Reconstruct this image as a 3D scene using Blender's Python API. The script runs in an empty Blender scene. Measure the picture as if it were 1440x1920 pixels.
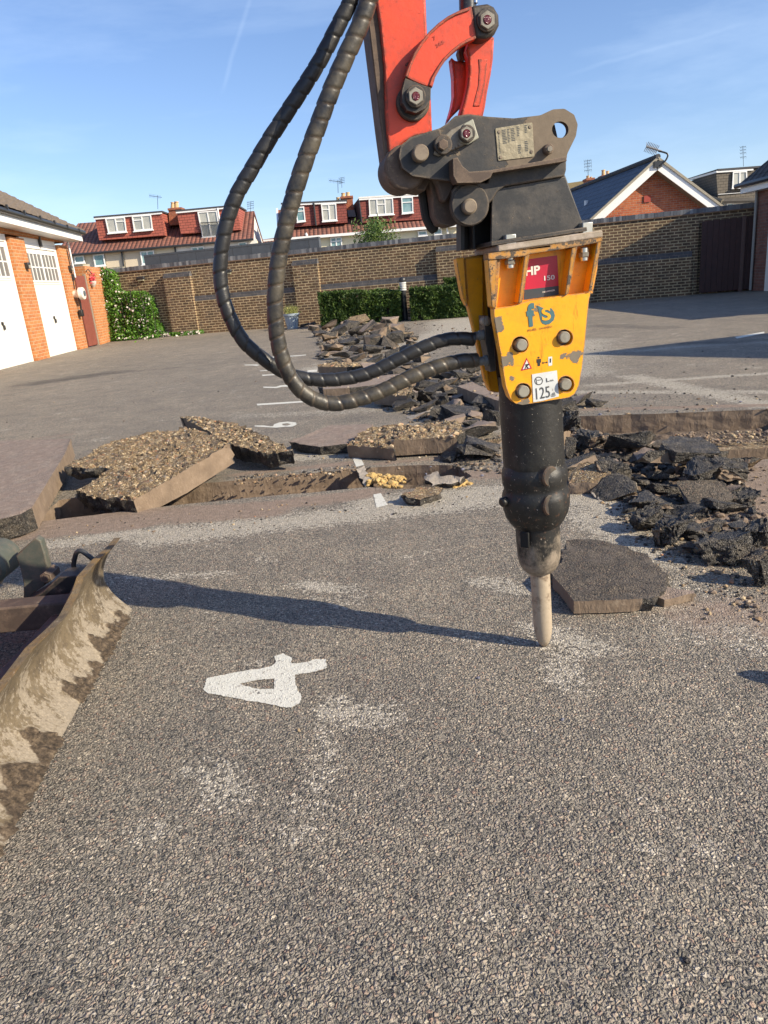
import bpy, bmesh, math, random
import numpy as np
from mathutils import Vector as V, noise, geometry
random.seed(7); rnd=random.random; U=random.uniform
R_=math.radians
scn=bpy.context.scene
# ---------------------------------------------------------------- camera
F=1350.; PITCH=R_(17.8); ROLL=R_(5.2); H=1.1
fw=V((0,math.cos(PITCH),-math.sin(PITCH))); r0=V((1,0,0)); u0=r0.cross(fw)
rt=r0*math.cos(ROLL)-u0*math.sin(ROLL); up=u0*math.cos(ROLL)+r0*math.sin(ROLL)
CAM=V((0,0,H))
cd=bpy.data.cameras.new('camera'); cam=bpy.data.objects.new('camera',cd); scn.collection.objects.link(cam)
from mathutils import Matrix
cam.matrix_world=Matrix(((rt.x,up.x,-fw.x,0),(rt.y,up.y,-fw.y,0),(rt.z,up.z,-fw.z,H),(0,0,0,1)))
cd.sensor_fit='VERTICAL'; cd.sensor_height=36; cd.lens=36*F/1920; cd.clip_start=.05; cd.clip_end=2000
cd.dof.use_dof=False
scn.camera=cam
# ---------------------------------------------------------------- light
EL=29.; AZ=(.885,-.465)
sd=bpy.data.lights.new('sun','SUN'); sd.energy=5.0; sd.angle=R_(.53); sd.color=(1,.87,.66)
so=bpy.data.objects.new('sun',sd); scn.collection.objects.link(so)
so.rotation_euler=V((-AZ[0]*math.cos(R_(EL)),-AZ[1]*math.cos(R_(EL)),-math.sin(R_(EL)))).to_track_quat('-Z','Y').to_euler()
W=bpy.data.worlds.new('World'); scn.world=W; W.use_nodes=True
nt=W.node_tree; nt.nodes.clear()
def N(nt,t,**k):
    n=nt.nodes.new(t)
    for a,b in k.items():
        if a in n.inputs.keys(): n.inputs[a].default_value=b
        else: setattr(n,a,b)
    return n
sky=N(nt,'ShaderNodeTexSky',sky_type='NISHITA',sun_disc=False,sun_elevation=R_(EL),sun_rotation=math.atan2(AZ[0],AZ[1]),altitude=0,air_density=1.0,dust_density=0.6,ozone_density=2.5)
bg=N(nt,'ShaderNodeBackground'); bg.inputs[1].default_value=.118
tc=N(nt,'ShaderNodeTexCoord')
mp=N(nt,'ShaderNodeMapping'); mp.inputs['Scale'].default_value=(1.2,5,9); mp.inputs['Rotation'].default_value=(.25,.35,.2)
nz=N(nt,'ShaderNodeTexNoise',Scale=1.3,Detail=8,Roughness=.6)
mr=N(nt,'ShaderNodeMapRange'); mr.inputs[1].default_value=.48; mr.inputs[2].default_value=.85; mr.inputs[4].default_value=.25
mx=N(nt,'ShaderNodeMix',data_type='RGBA')
L=nt.links.new
L(tc.outputs['Generated'],mp.inputs[0]); L(mp.outputs[0],nz.inputs[0]); L(nz.outputs[0],mr.inputs[0])
tint=N(nt,'ShaderNodeMix',data_type='RGBA',blend_type='MULTIPLY'); tint.inputs[0].default_value=1; tint.inputs[7].default_value=(.90,.93,1.07,1); L(sky.outputs[0],tint.inputs[6]); L(tint.outputs[2],mx.inputs[6]); mx.inputs[7].default_value=(6.0,7.2,8.6,1)
# two thin vapour trails: great-circle bands of high cloud
def trail(a,b,wid,lo,hi):
    a=(fw+rt*((a[0]-720)/F)-up*((a[1]-960)/F)).normalized(); b=(fw+rt*((b[0]-720)/F)-up*((b[1]-960)/F)).normalized()
    n=a.cross(b).normalized(); m=(a+b).normalized(); half=math.acos(max(-1,min(1,a.dot(b))))/2
    d=N(nt,'ShaderNodeVectorMath',operation='DOT_PRODUCT'); L(tc.outputs['Generated'],d.inputs[0]); d.inputs[1].default_value=n
    n2=N(nt,'ShaderNodeTexNoise',Scale=7,Detail=4); L(tc.outputs['Generated'],n2.inputs[0])
    s=N(nt,'ShaderNodeMath',operation='MULTIPLY_ADD'); L(n2.outputs[0],s.inputs[0]); s.inputs[1].default_value=.018; L(d.outputs['Value'],s.inputs[2])
    s2=N(nt,'ShaderNodeMath',operation='SUBTRACT'); L(s.outputs[0],s2.inputs[0]); s2.inputs[1].default_value=.009
    ab=N(nt,'ShaderNodeMath',operation='ABSOLUTE'); L(s2.outputs[0],ab.inputs[0])
    r=N(nt,'ShaderNodeMapRange',interpolation_type='SMOOTHSTEP'); L(ab.outputs[0],r.inputs[0]); r.inputs[1].default_value=0; r.inputs[2].default_value=wid; r.inputs[3].default_value=hi; r.inputs[4].default_value=0
    d2=N(nt,'ShaderNodeVectorMath',operation='DOT_PRODUCT'); L(tc.outputs['Generated'],d2.inputs[0]); d2.inputs[1].default_value=m
    r2=N(nt,'ShaderNodeMapRange',interpolation_type='SMOOTHSTEP'); L(d2.outputs['Value'],r2.inputs[0]); r2.inputs[1].default_value=math.cos(half*1.15); r2.inputs[2].default_value=math.cos(half*.5)
    m3=N(nt,'ShaderNodeMath',operation='MULTIPLY'); L(r.outputs[0],m3.inputs[0]); L(r2.outputs[0],m3.inputs[1])
    m4=N(nt,'ShaderNodeMath',operation='MULTIPLY'); L(m3.outputs[0],m4.inputs[0]); L(n2.outputs[0],m4.inputs[1])
    return m4.outputs[0]
acc=mr.outputs[0]
for t in (trail((478,-20),(415,170),.004,0,.15),trail((1060,140),(1400,45),.0035,0,.09)):
    a=N(nt,'ShaderNodeMath',operation='ADD'); a.use_clamp=True; L(acc,a.inputs[0]); L(t,a.inputs[1]); acc=a.outputs[0]
L(acc,mx.inputs[0]); L(mx.outputs[2],bg.inputs[0])
wo=N(nt,'ShaderNodeOutputWorld'); L(bg.outputs[0],wo.inputs[0])
scn.view_settings.view_transform='Standard'; scn.view_settings.look='None'; scn.view_settings.exposure=0.6; scn.view_settings.gamma=1
scn.render.engine='CYCLES'
scn.render.resolution_x=768; scn.render.resolution_y=1024
scn.cycles.max_bounces=6; scn.cycles.use_denoising=True
# ---------------------------------------------------------------- pixel -> place
def ray(x,y): return fw+rt*((x-720)/F)-up*((y-960)/F)
def gz(x,y,z=0):
    d=ray(x,y); return CAM+d*((z-H)/d.z)
def gy(x,y,Y):
    d=ray(x,y); return CAM+d*(Y/d.y)
def gx(x,y,X):
    d=ray(x,y); return CAM+d*(X/d.x)
TIP=gz(1020,1210); _a=R_(8); KD=.62
EX=V((math.cos(_a),math.sin(_a),0)); EY=V((-EX.y,EX.x,0)); EZ=V((0,0,1))
def LP(x,y,dd=0):                     # a point in the digger-arm plane, dd metres behind it
    d=ray(x,y); return CAM+d*((dd*KD-(CAM-TIP).dot(EY))/d.dot(EY))
def mpp(p): return (p-CAM).dot(fw)/F   # metres per pixel at p
# ---------------------------------------------------------------- meshes
class MB:
    def __init__(s): s.v=[];s.f=[];s.m=[];s.att={}
    def add(s,vs,fs,m=0):
        o=len(s.v); s.v+= [V(p) for p in vs]; s.f+=[tuple(i+o for i in f) for f in fs]
        s.m+= (m if isinstance(m,list) else [m]*len(fs)); return o
    def hexa(s,c,m=0):                # 8 corners: bottom 4 ccw then top 4
        s.add(c,[(3,2,1,0),(4,5,6,7),(0,1,5,4),(1,2,6,5),(2,3,7,6),(3,0,4,7)],m)
    def box(s,lo,hi,m=0,X=V((1,0,0)),Y=V((0,1,0)),Z=V((0,0,1)),o=V((0,0,0))):
        P=[]
        for z in (lo[2],hi[2]):
            for x,y in ((lo[0],lo[1]),(hi[0],lo[1]),(hi[0],hi[1]),(lo[0],hi[1])): P.append(o+X*x+Y*y+Z*z)
        s.hexa(P,m)
    def prism(s,poly,vec,m=0,side=None,holes=()):   # poly: planar 3D points, extruded by vec
        poly=[V(p) for p in poly]; vec=V(vec); side=m if side is None else side
        loops=[poly]+[[V(p) for p in h] for h in holes]
        nrm=geometry.normal(poly)
        ux=(poly[1]-poly[0]).normalized(); uy=nrm.cross(ux)
        flat=[];E=[];k=0
        for lp in loops:
            n=len(lp); E+=[(k+i,k+(i+1)%n) for i in range(n)]; k+=n; flat+=lp
        if len(loops)==1 and len(poly)<=4:
            tris=[tuple(range(len(poly)))]
        else:
            tris=[tuple(t) for t in geometry.tessellate_polygon(loops)]
            tris=[t if (flat[t[1]]-flat[t[0]]).cross(flat[t[2]]-flat[t[0]]).dot(nrm)>0 else t[::-1] for t in tris]
        n=len(flat); vs=flat+[p+vec for p in flat]
        fl=vec.dot(nrm)>0
        fs=[];ms=[]
        for t in tris:
            a=t[::-1] if fl else t; b=t if fl else t[::-1]
            fs+= [a,tuple(i+n for i in b)]; ms+=[m,m]
        for hi,(a,b) in enumerate(E):
            q=(a,b,b+n,a+n); fs.append(q if fl else q[::-1]); ms.append(side)
        s.add(vs,fs,ms)
    def lathe(s,a,b,prof,seg=32,m=0,X=None):  # prof [(t along axis in metres from a toward b, r)]
        ax=(V(b)-V(a)).normalized(); X=X or (V((0,0,1)) if abs(ax.z)<.9 else V((1,0,0)))
        x=(X-ax*X.dot(ax)).normalized(); y=ax.cross(x); vs=[];fs=[]
        for t,r in prof:
            for k in range(seg):
                w=2*math.pi*k/seg; vs.append(V(a)+ax*t+(x*math.cos(w)+y*math.sin(w))*r)
        for i in range(len(prof)-1):
            for k in range(seg):
                k2=(k+1)%seg; fs.append((i*seg+k,i*seg+k2,(i+1)*seg+k2,(i+1)*seg+k))
        fs.append(tuple(range(seg))[::-1]); fs.append(tuple((len(prof)-1)*seg+k for k in range(seg)))
        s.add(vs,fs,m)
    def cyl(s,a,b,r,seg=20,m=0,r2=None,bev=0):
        l=(V(b)-V(a)).length; r2=r if r2 is None else r2
        pr=[(0,r),(l,r2)] if not bev else [(0,r-bev),(bev,r),(l-bev,r2),(l,r2-bev)]
        s.lathe(a,b,pr,seg,m)
    def tube(s,pts,rad,seg=12,m=0):
        pts=[V(p) for p in pts]; n=len(pts); vs=[];fs=[]; t0=(pts[1]-pts[0]).normalized()
        x=t0.orthogonal().normalized()
        for i,p in enumerate(pts):
            t=(pts[min(i+1,n-1)]-pts[max(i-1,0)]).normalized(); x=(x-t*x.dot(t)).normalized(); y=t.cross(x)
            r=rad(i) if callable(rad) else rad
            for k in range(seg):
                w=2*math.pi*k/seg; vs.append(p+(x*math.cos(w)+y*math.sin(w))*r)
        for i in range(n-1):
            for k in range(seg):
                k2=(k+1)%seg; fs.append((i*seg+k,i*seg+k2,(i+1)*seg+k2,(i+1)*seg+k))
        fs.append(tuple(range(seg))[::-1]); fs.append(tuple((n-1)*seg+k for k in range(seg)))
        s.add(vs,fs,m)
    def quad(s,a,b,c,d,m=0): s.add([a,b,c,d],[(0,1,2,3)],m)
def worldloc(o):
    p=V((0,0,0))
    while o: p=p+o.location; o=o.parent
    return p
def smooth_me(me,ang=35):
    me.polygons.foreach_set('use_smooth',[True]*len(me.polygons)); me.set_sharp_from_angle(angle=R_(ang))
def uvbox(me,off):
    uv=me.uv_layers.new(name='UVMap'); n=len(me.loops)
    co=np.empty(len(me.vertices)*3,'f'); me.vertices.foreach_get('co',co); co=co.reshape(-1,3)+np.array(off,'f')
    pn=np.empty(len(me.polygons)*3,'f'); me.polygons.foreach_get('normal',pn); pn=pn.reshape(-1,3)
    lt=np.empty(len(me.polygons),'i'); me.polygons.foreach_get('loop_total',lt)
    lv=np.empty(n,'i'); me.loops.foreach_get('vertex_index',lv)
    u=np.stack([-pn[:,1],pn[:,0],np.zeros(len(pn))],1); l=np.linalg.norm(u,axis=1); flat=l<.12
    u[flat]=(1,0,0); l[flat]=1; u/=l[:,None]; v=np.cross(pn,u)
    u=np.repeat(u,lt,0); v=np.repeat(v,lt,0); p=co[lv]
    out=np.stack([(p*u).sum(1),(p*v).sum(1)],1).astype('f').ravel(); uv.data.foreach_set('uv',out)
def build(name,mb,mats,parent=None,org=None,bev=0,ang=35,smooth=True,kind=None,label=None,cat=None,group=None):
    me=bpy.data.meshes.new(name)
    off=worldloc(parent) if parent else V(org or (0,0,0))
    me.from_pydata([tuple(p-off) for p in mb.v],[],mb.f)
    mats=mats if isinstance(mats,(list,tuple)) else [mats]
    for m in mats: me.materials.append(m)
    if len(mats)>1: me.polygons.foreach_set('material_index',mb.m)
    for k,a in mb.att.items():
        at=me.attributes.new(k,'FLOAT','POINT'); at.data.foreach_set('value',a)
    uvbox(me,off)
    if smooth: smooth_me(me,ang)
    me.update()
    o=bpy.data.objects.new(name,me); scn.collection.objects.link(o)
    if parent: o.parent=parent
    else: o.location=off
    if bev:
        b=o.modifiers.new('bevel','BEVEL'); b.width=bev; b.segments=2; b.limit_method='ANGLE'; b.angle_limit=R_(40)
    if kind: o['kind']=kind
    if label: o['label']=label
    if cat: o['category']=cat
    if group: o['group']=group
    return o
def thing(name,label,cat,loc,group=None):
    o=bpy.data.objects.new(name,None); o.empty_display_size=.1; scn.collection.objects.link(o); o.location=loc
    o['label']=label; o['category']=cat
    if group: o['group']=group
    return o
def text_mb(mb,s,P0,P1,nrm,height=None,m=0,bold=0.0,depth=.0006,align=None,shear=0):
    """letters laid on a surface: baseline from P0 to P1, facing nrm"""
    c=bpy.data.curves.new('t','FONT'); c.body=s; c.size=1; c.offset=bold; c.extrude=0; c.resolution_u=4; c.shear=shear
    o=bpy.data.objects.new('t',c); scn.collection.objects.link(o)
    dg=bpy.context.evaluated_depsgraph_get(); dg.update()
    me=bpy.data.meshes.new_from_object(o.evaluated_get(dg))
    xs=[v.co.x for v in me.vertices]; ys=[v.co.y for v in me.vertices]
    x0,x1=min(xs),max(xs); wy=max(ys)-min(ys)
    X=(P1-P0); Wd=X.length; X=X.normalized(); Y=nrm.cross(X).normalized(); sx=Wd/(x1-x0); sy=sx if height is None else height/wy
    mb.add([P0+X*((v.co.x-x0)*sx)+Y*((v.co.y-min(ys))*sy)+nrm*depth for v in me.vertices],[tuple(p.vertices) for p in me.polygons],m)
    bpy.data.objects.remove(o); bpy.data.curves.remove(c); bpy.data.meshes.remove(me)
# ---------------------------------------------------------------- materials
class MN:
    def __init__(s,name):
        s.m=bpy.data.materials.new(name); s.m.use_nodes=True; s.t=s.m.node_tree; s.b=s.t.nodes['Principled BSDF']; s.lk=s.t.links.new
        s.tc=N(s.t,'ShaderNodeTexCoord'); s.h=None
    def n(s,t,**k): return N(s.t,t,**k)
    def noise(s,scale,detail=4,rough=.55,co='Object',dist=0,vec=None):
        n=s.n('ShaderNodeTexNoise',Scale=scale,Detail=detail,Roughness=rough,Distortion=dist); s.lk(vec or s.tc.outputs[co],n.inputs[0]); return n.outputs[0]
    def rng(s,x,a,b,c=0.,d=1.,smooth=False):
        r=s.n('ShaderNodeMapRange',interpolation_type='SMOOTHSTEP' if smooth else 'LINEAR'); s.lk(x,r.inputs[0])
        for i,q in enumerate((a,b,c,d)): r.inputs[i+1].default_value=q
        return r.outputs[0]
    def math(s,op,a,b=None,c=None):
        m=s.n('ShaderNodeMath',operation=op)
        for i,q in enumerate((a,b,c)):
            if q is None: continue
            if isinstance(q,(int,float)): m.inputs[i].default_value=q
            else: s.lk(q,m.inputs[i])
        return m.outputs[0]
    def mix(s,f,a,b,blend='MIX'):
        m=s.n('ShaderNodeMix',data_type='RGBA',blend_type=blend)
        for i,q in ((0,f),(6,a),(7,b)):
            if isinstance(q,(int,float)): m.inputs[i].default_value=q
            elif isinstance(q,tuple): m.inputs[i].default_value=(*q[:3],1)
            else: s.lk(q,m.inputs[i])
        return m.outputs[2]
    def ramp(s,x,stops,interp='LINEAR'):
        r=s.n('ShaderNodeValToRGB'); e=r.color_ramp; e.interpolation=interp
        while len(e.elements)<len(stops): e.elements.new(.5)
        for q,(p,c) in zip(e.elements,stops): q.position=p; q.color=(*c,1)
        s.lk(x,r.inputs[0]); return r.outputs[0]
    def map(s,scale=(1,1,1),co='Object',rot=(0,0,0)):
        m=s.n('ShaderNodeMapping'); m.inputs['Scale'].default_value=scale; m.inputs['Rotation'].default_value=rot; s.lk(s.tc.outputs[co],m.inputs[0]); return m.outputs[0]
    def bump(s,h,dist=.002,strength=1.):
        b=s.n('ShaderNodeBump'); b.inputs['Strength'].default_value=strength; b.inputs['Distance'].default_value=dist; s.lk(h,b.inputs['Height'])
        if s.h: s.lk(s.h,b.inputs['Normal'])
        s.h=b.outputs[0]; s.lk(s.h,s.b.inputs['Normal'])
    def attr(s,name):
        a=s.n('ShaderNodeAttribute'); a.attribute_name=name; return a.outputs['Fac']
    def out(s,col=None,rough=None,metal=None,spec=None):
        for k,q in (('Base Color',col),('Roughness',rough),('Metallic',metal),('Specular IOR Level',spec)):
            if q is None: continue
            if isinstance(q,(int,float)): s.b.inputs[k].default_value=q
            elif isinstance(q,tuple): s.b.inputs[k].default_value=(*q[:3],1)
            else: s.lk(q,s.b.inputs[k])
        return s.m
    def edge(s,r=.006,lo=.01,hi=.06):
        bv=s.n('ShaderNodeBevel',samples=4); bv.inputs['Radius'].default_value=r; g=s.n('ShaderNodeNewGeometry')
        d=s.n('ShaderNodeVectorMath',operation='DOT_PRODUCT'); s.lk(bv.outputs[0],d.inputs[0]); s.lk(g.outputs['Normal'],d.inputs[1])
        return s.rng(s.math('SUBTRACT',1.,d.outputs['Value']),lo,hi)
def simple(name,col,rough=.7,var=.15,scale=12,metal=0,bump=0,bscale=40,spec=None):
    m=MN(name); n=m.noise(scale,5)
    c=m.mix(n,tuple(x*(1-var) for x in col),tuple(min(1,x*(1+var)) for x in col))
    if bump: m.bump(m.noise(bscale,5),bump)
    return m.out(c,rough,metal,spec)
def asphalt_nodes(m,co='Object',full=False):
    """aggregate in bitumen: returns (colour, height)"""
    wv=m.n('ShaderNodeTexNoise',Scale=90,Detail=2); m.lk(m.tc.outputs[co],wv.inputs[0])
    ad=m.n('ShaderNodeVectorMath',operation='MULTIPLY_ADD'); m.lk(wv.outputs['Color'],ad.inputs[0]); ad.inputs[1].default_value=(.012,.012,.012); m.lk(m.tc.outputs[co],ad.inputs[2])
    def vor(scale,feat='F1'):
        v=m.n('ShaderNodeTexVoronoi',feature=feat,Scale=scale); m.lk(ad.outputs[0],v.inputs['Vector']); return v
    v1=vor(120); v2=vor(240); e1=vor(120,'DISTANCE_TO_EDGE')
    sx=m.n('ShaderNodeSeparateColor'); m.lk(v1.outputs['Color'],sx.inputs[0])
    sx2=m.n('ShaderNodeSeparateColor'); m.lk(v2.outputs['Color'],sx2.inputs[0])
    st=m.ramp(sx.outputs[0],[(0,(.085,.083,.078)),(.12,(.19,.18,.16)),(.4,(.30,.275,.235)),(.6,(.36,.30,.25)),(.72,(.42,.38,.31)),(.84,(.34,.235,.185)),(.93,(.48,.425,.345)),(1,(.62,.55,.45))])
    fi=m.ramp(sx2.outputs[1],[(0,(.05,.048,.044)),(.45,(.17,.158,.138)),(1,(.42,.37,.30))])
    big=m.rng(sx.outputs[2],.15,.3)                     # some cells are only fines
    edge=m.rng(e1.outputs['Distance'],.06,.2)
    msk=m.math('MULTIPLY',big,edge)
    col=m.mix(msk,fi,st)
    h1=m.math('MULTIPLY',m.rng(e1.outputs['Distance'],.02,.35),m.rng(sx.outputs[1],0,1,.45,1.))
    h=m.math('ADD',m.math('MULTIPLY',h1,big),m.math('MULTIPLY',m.rng(v2.outputs['Distance'],.6,0),.3))
    return (col,h,msk,sx.outputs[0],e1.outputs['Distance']) if full else (col,h,msk)
def mat_ground():
    m=MN('asphalt_surface'); col,h,msk,cellr,gap=asphalt_nodes(m,full=True)
    big=m.noise(.35,4); mid=m.noise(3.2,5,.6)
    col=m.mix(1.,col,m.ramp(big,[(.3,(.88,.88,.86)),(.7,(1.16,1.13,1.07))]),'MULTIPLY')
    col=m.mix(1.,col,m.ramp(mid,[(.3,(.82,.82,.84)),(.7,(1.15,1.13,1.1))]),'MULTIPLY')
    # pale stone dust lodged in the surface
    st=m.noise(9,6,.7,vec=m.map((1,1,1)))
    fl=m.noise(70,3,.7)
    d=m.math('ADD',m.attr('dust'),m.math('MULTIPLY',m.math('SUBTRACT',st,.5),.9))
    dc=m.math('ADD',d,m.math('ADD',m.math('MULTIPLY',m.math('SUBTRACT',cellr,.5),.55),m.math('MULTIPLY',m.math('SUBTRACT',fl,.5),.9)))
    spk=m.math('MULTIPLY',m.rng(dc,.42,.56),m.rng(gap,.0,.16,.25,1.))
    lo_=m.math('ADD',m.noise(2.8,5,.7),m.math('ADD',m.math('MULTIPLY',m.math('SUBTRACT',cellr,.5),.14),m.math('MULTIPLY',m.math('SUBTRACT',fl,.5),.2)))
    loc=m.math('MULTIPLY',m.rng(lo_,.64,.68),m.rng(gap,.0,.16,.1,.8))
    full=m.math('MAXIMUM',spk,loc)
    col=m.mix(full,col,m.mix(cellr,(.40,.365,.30),(.64,.58,.48)))
    # slurry from the saw
    mu=m.math('ADD',m.attr('mud'),m.math('MULTIPLY',m.math('SUBTRACT',m.noise(12,5,.65),.5),.8))
    mk=m.rng(mu,.3,.6)
    mc=m.ramp(m.noise(30,5,.7),[(.3,(.18,.135,.10)),(.55,(.27,.20,.155)),(.75,(.38,.30,.235))])
    col=m.mix(m.math('MULTIPLY',mk,.86),col,mc)
    dk=m.rng(m.math('ADD',m.attr('oil_and_shadow'),m.math('MULTIPLY',m.math('SUBTRACT',m.noise(5,5,.6),.5),.6)),.25,.75)
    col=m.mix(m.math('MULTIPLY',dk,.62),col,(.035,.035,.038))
    hh=m.math('MULTIPLY',h,m.rng(mk,0,1,1,.45))
    m.bump(mid,.02,.35); m.bump(hh,.0070)
    return m.out(col,m.rng(mk,0,1,.78,.9),0,.35)
def mat_paint():
    m=MN('worn_white_paint'); col,h,msk=asphalt_nodes(m)
    w=m.math('MULTIPLY',m.rng(m.noise(75,5,.75),.37,.42),m.rng(m.noise(14,5,.7),.34,.38))
    w2=m.math('MAXIMUM',w,0.)
    c=m.mix(w2,col,m.mix(m.noise(25,5),(.55,.54,.47),(.70,.69,.62)))
    m.bump(h,.0016); return m.out(c,.7)
def brick(name,c1,c2,mortar,c3=None,w=.225,hgt=.075,ms=.0065,blot=(.75,1.2),bump=.006,off=.5,rough=.9,weather=None):
    m=MN(name); b=m.n('ShaderNodeTexBrick',offset=off); b.inputs['Scale'].default_value=1
    mm=m.n('ShaderNodeMapping'); m.lk(m.tc.outputs['UV'],mm.inputs[0])
    wn=m.n('ShaderNodeTexNoise',Scale=14,Detail=3); m.lk(m.tc.outputs['UV'],wn.inputs[0])
    ad=m.n('ShaderNodeVectorMath',operation='MULTIPLY_ADD'); m.lk(wn.outputs['Color'],ad.inputs[0]); ad.inputs[1].default_value=(.006,.006,0); m.lk(mm.outputs[0],ad.inputs[2])
    m.lk(ad.outputs[0],b.inputs['Vector'])
    b.inputs['Color1'].default_value=(*c1,1); b.inputs['Color2'].default_value=(*c2,1); b.inputs['Mortar'].default_value=(*mortar,1)
    b.inputs['Mortar Size'].default_value=ms; b.inputs['Brick Width'].default_value=w; b.inputs['Row Height'].default_value=hgt; b.inputs['Mortar Smooth'].default_value=.15
    col=b.outputs[0]
    if c3:
        q=m.n('ShaderNodeTexBrick',offset=off); q.inputs['Scale'].default_value=1; m.lk(mm.outputs[0],q.inputs['Vector'])
        q.inputs['Color1'].default_value=(0,0,0,1); q.inputs['Color2'].default_value=(1,1,1,1); q.inputs['Mortar'].default_value=(.5,.5,.5,1); q.inputs['Bias'].default_value=-.45
        q.inputs['Mortar Size'].default_value=0; q.inputs['Brick Width'].default_value=w; q.inputs['Row Height'].default_value=hgt
        wn2=m.n('ShaderNodeTexWhiteNoise'); 
        k=m.rng(q.outputs[0],.62,.66)
        k=m.math('MULTIPLY',k,m.math('SUBTRACT',1.,b.outputs['Fac'])); col=m.mix(k,col,c3)
    n=m.noise(5,6,.65,co='UV'); col=m.mix(1.,col,m.ramp(n,[(.3,(blot[0],)*3),(.7,(blot[1],)*3)]),'MULTIPLY')
    n3=m.noise(60,4,.6,co='UV'); col=m.mix(.5,col,m.mix(n3,(.3,.3,.3),(.7,.7,.7)),'OVERLAY')
    if weather:
        k=m.rng(m.noise(1.3,6,.7,co='UV'),.5,.72,0,.6); col=m.mix(k,col,weather)
    hh=m.math('ADD',m.math('SUBTRACT',1.,b.outputs['Fac']),m.math('MULTIPLY',n3,.35)); m.bump(hh,bump)
    return m.out(col,rough,0,.3)
def pantile(name,c1,c2,w=.28,hgt=.32,bump=.05):
    m=MN(name); b=m.n('ShaderNodeTexBrick',offset=0); b.inputs['Scale'].default_value=1; m.lk(m.tc.outputs['UV'],b.inputs['Vector'])
    b.inputs['Color1'].default_value=(*c1,1); b.inputs['Color2'].default_value=(*c2,1); b.inputs['Mortar'].default_value=(c1[0]*.18,c1[1]*.18,c1[2]*.18,1)
    b.inputs['Mortar Size'].default_value=.018; b.inputs['Brick Width'].default_value=w; b.inputs['Row Height'].default_value=hgt; b.inputs['Mortar Smooth'].default_value=.6
    s=m.n('ShaderNodeSeparateXYZ'); m.lk(m.tc.outputs['UV'],s.inputs[0])
    wv=m.math('ABSOLUTE',m.math('SINE',m.math('MULTIPLY',s.outputs[0],math.pi/w)))
    row=m.math('FRACT',m.math('DIVIDE',s.outputs[1],hgt))
    hh=m.math('ADD',wv,m.math('MULTIPLY',m.math('SUBTRACT',1.,row),.8)); m.bump(hh,bump)
    n=m.noise(2.5,5,.7,co='UV'); c=m.mix(1.,b.outputs[0],m.ramp(n,[(.3,(.7,.7,.7)),(.7,(1.25,1.2,1.15))]),'MULTIPLY')
    return m.out(c,.85)
def cladding(name,c1,c2,hgt=.16):
    m=MN(name); b=m.n('ShaderNodeTexBrick',offset=.5); b.inputs['Scale'].default_value=1; m.lk(m.tc.outputs['UV'],b.inputs['Vector'])
    b.inputs['Color1'].default_value=(*c1,1); b.inputs['Color2'].default_value=(*c2,1); b.inputs['Mortar'].default_value=(c1[0]*.25,c1[1]*.25,c1[2]*.25,1)
    b.inputs['Mortar Size'].default_value=.014; b.inputs['Brick Width'].default_value=.34; b.inputs['Row Height'].default_value=hgt; b.inputs['Mortar Smooth'].default_value=.3
    s=m.n('ShaderNodeSeparateXYZ'); m.lk(m.tc.outputs['UV'],s.inputs[0])
    row=m.math('FRACT',m.math('DIVIDE',s.outputs[1],hgt)); m.bump(m.math('SUBTRACT',1.,row),.04)
    return m.out(b.outputs[0],.8)
def painted(name,col,wear,dirt,wear_amt=.5,edge_amt=1.,rough=.45,edge_r=.006,dirt_amt=.4,scratch=True,spots=()):
    """old machine paint: base colour with chipped edges, patches and grime"""
    m=MN(name); n1=m.noise(18,8,.72); n2=m.noise(55,6,.7); n3=m.noise(6,6,.65)
    c=m.mix(m.rng(n3,.3,.7),tuple(x*.86 for x in col),tuple(min(1,x*1.08) for x in col))
    g=m.rng(n1,.46,.66,0,dirt_amt); c=m.mix(g,c,dirt); c=m.mix(m.rng(m.noise(11,7,.75,vec=m.map((1,1,.45))),.56,.66,0,dirt_amt*.8),c,tuple(x*.45 for x in dirt)); c=m.mix(m.rng(m.noise(170,3,.7),.68,.72,0,.5*dirt_amt+.1),c,tuple(min(1,x*1.9) for x in dirt))
    c=m.mix(m.rng(m.noise(9,6,.8,vec=m.map((3,3,.5))),.60,.68,0,.45),c,tuple(x*.35 for x in dirt))
    e=m.edge(edge_r); ek=m.math('MULTIPLY',m.math('MULTIPLY',e,edge_amt),m.rng(n2,.38,.5))
    pv=m.math('ADD',n1,m.math('MULTIPLY',n2,.25))
    for (c_,r_) in spots:
        dd=m.n('ShaderNodeVectorMath',operation='DISTANCE'); m.lk(m.tc.outputs['Object'],dd.inputs[0]); dd.inputs[1].default_value=c_
        pv=m.math('ADD',pv,m.rng(dd.outputs['Value'],r_,0,0,.30))
    pk=m.rng(pv,.84-.16*wear_amt,.86-.16*wear_amt)
    k=m.math('MAXIMUM',ek,pk)
    if scratch:
        sc=m.noise(6,5,.8,vec=m.map((6,6,60),rot=(.3,.5,.4))); k=m.math('MAXIMUM',k,m.rng(sc,.655,.68,0,.75))
    wc=m.mix(n2,tuple(x*.5 for x in wear),wear); c=m.mix(k,c,wc)
    m.bump(n2,.0006); m.bump(k,.0005)
    return m.out(c,m.rng(k,0,1,rough,.8),0,.5)
GROUND=mat_ground(); PAINT=mat_paint()
ORANGE=painted('orange_red_paint',(.70,.060,.016),(.09,.055,.04),(.22,.045,.025),.42,1.,.42,.012,.55)
BLACKP=painted('black_paint',(.014,.015,.017),(.17,.14,.11),(.10,.085,.07),.35,.9,.5,.005,.5)
GREYP=painted('dusty_dark_metal',(.019,.018,.018),(.17,.13,.095),(.085,.066,.05),.45,1.,.55,.006,.7)
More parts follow.
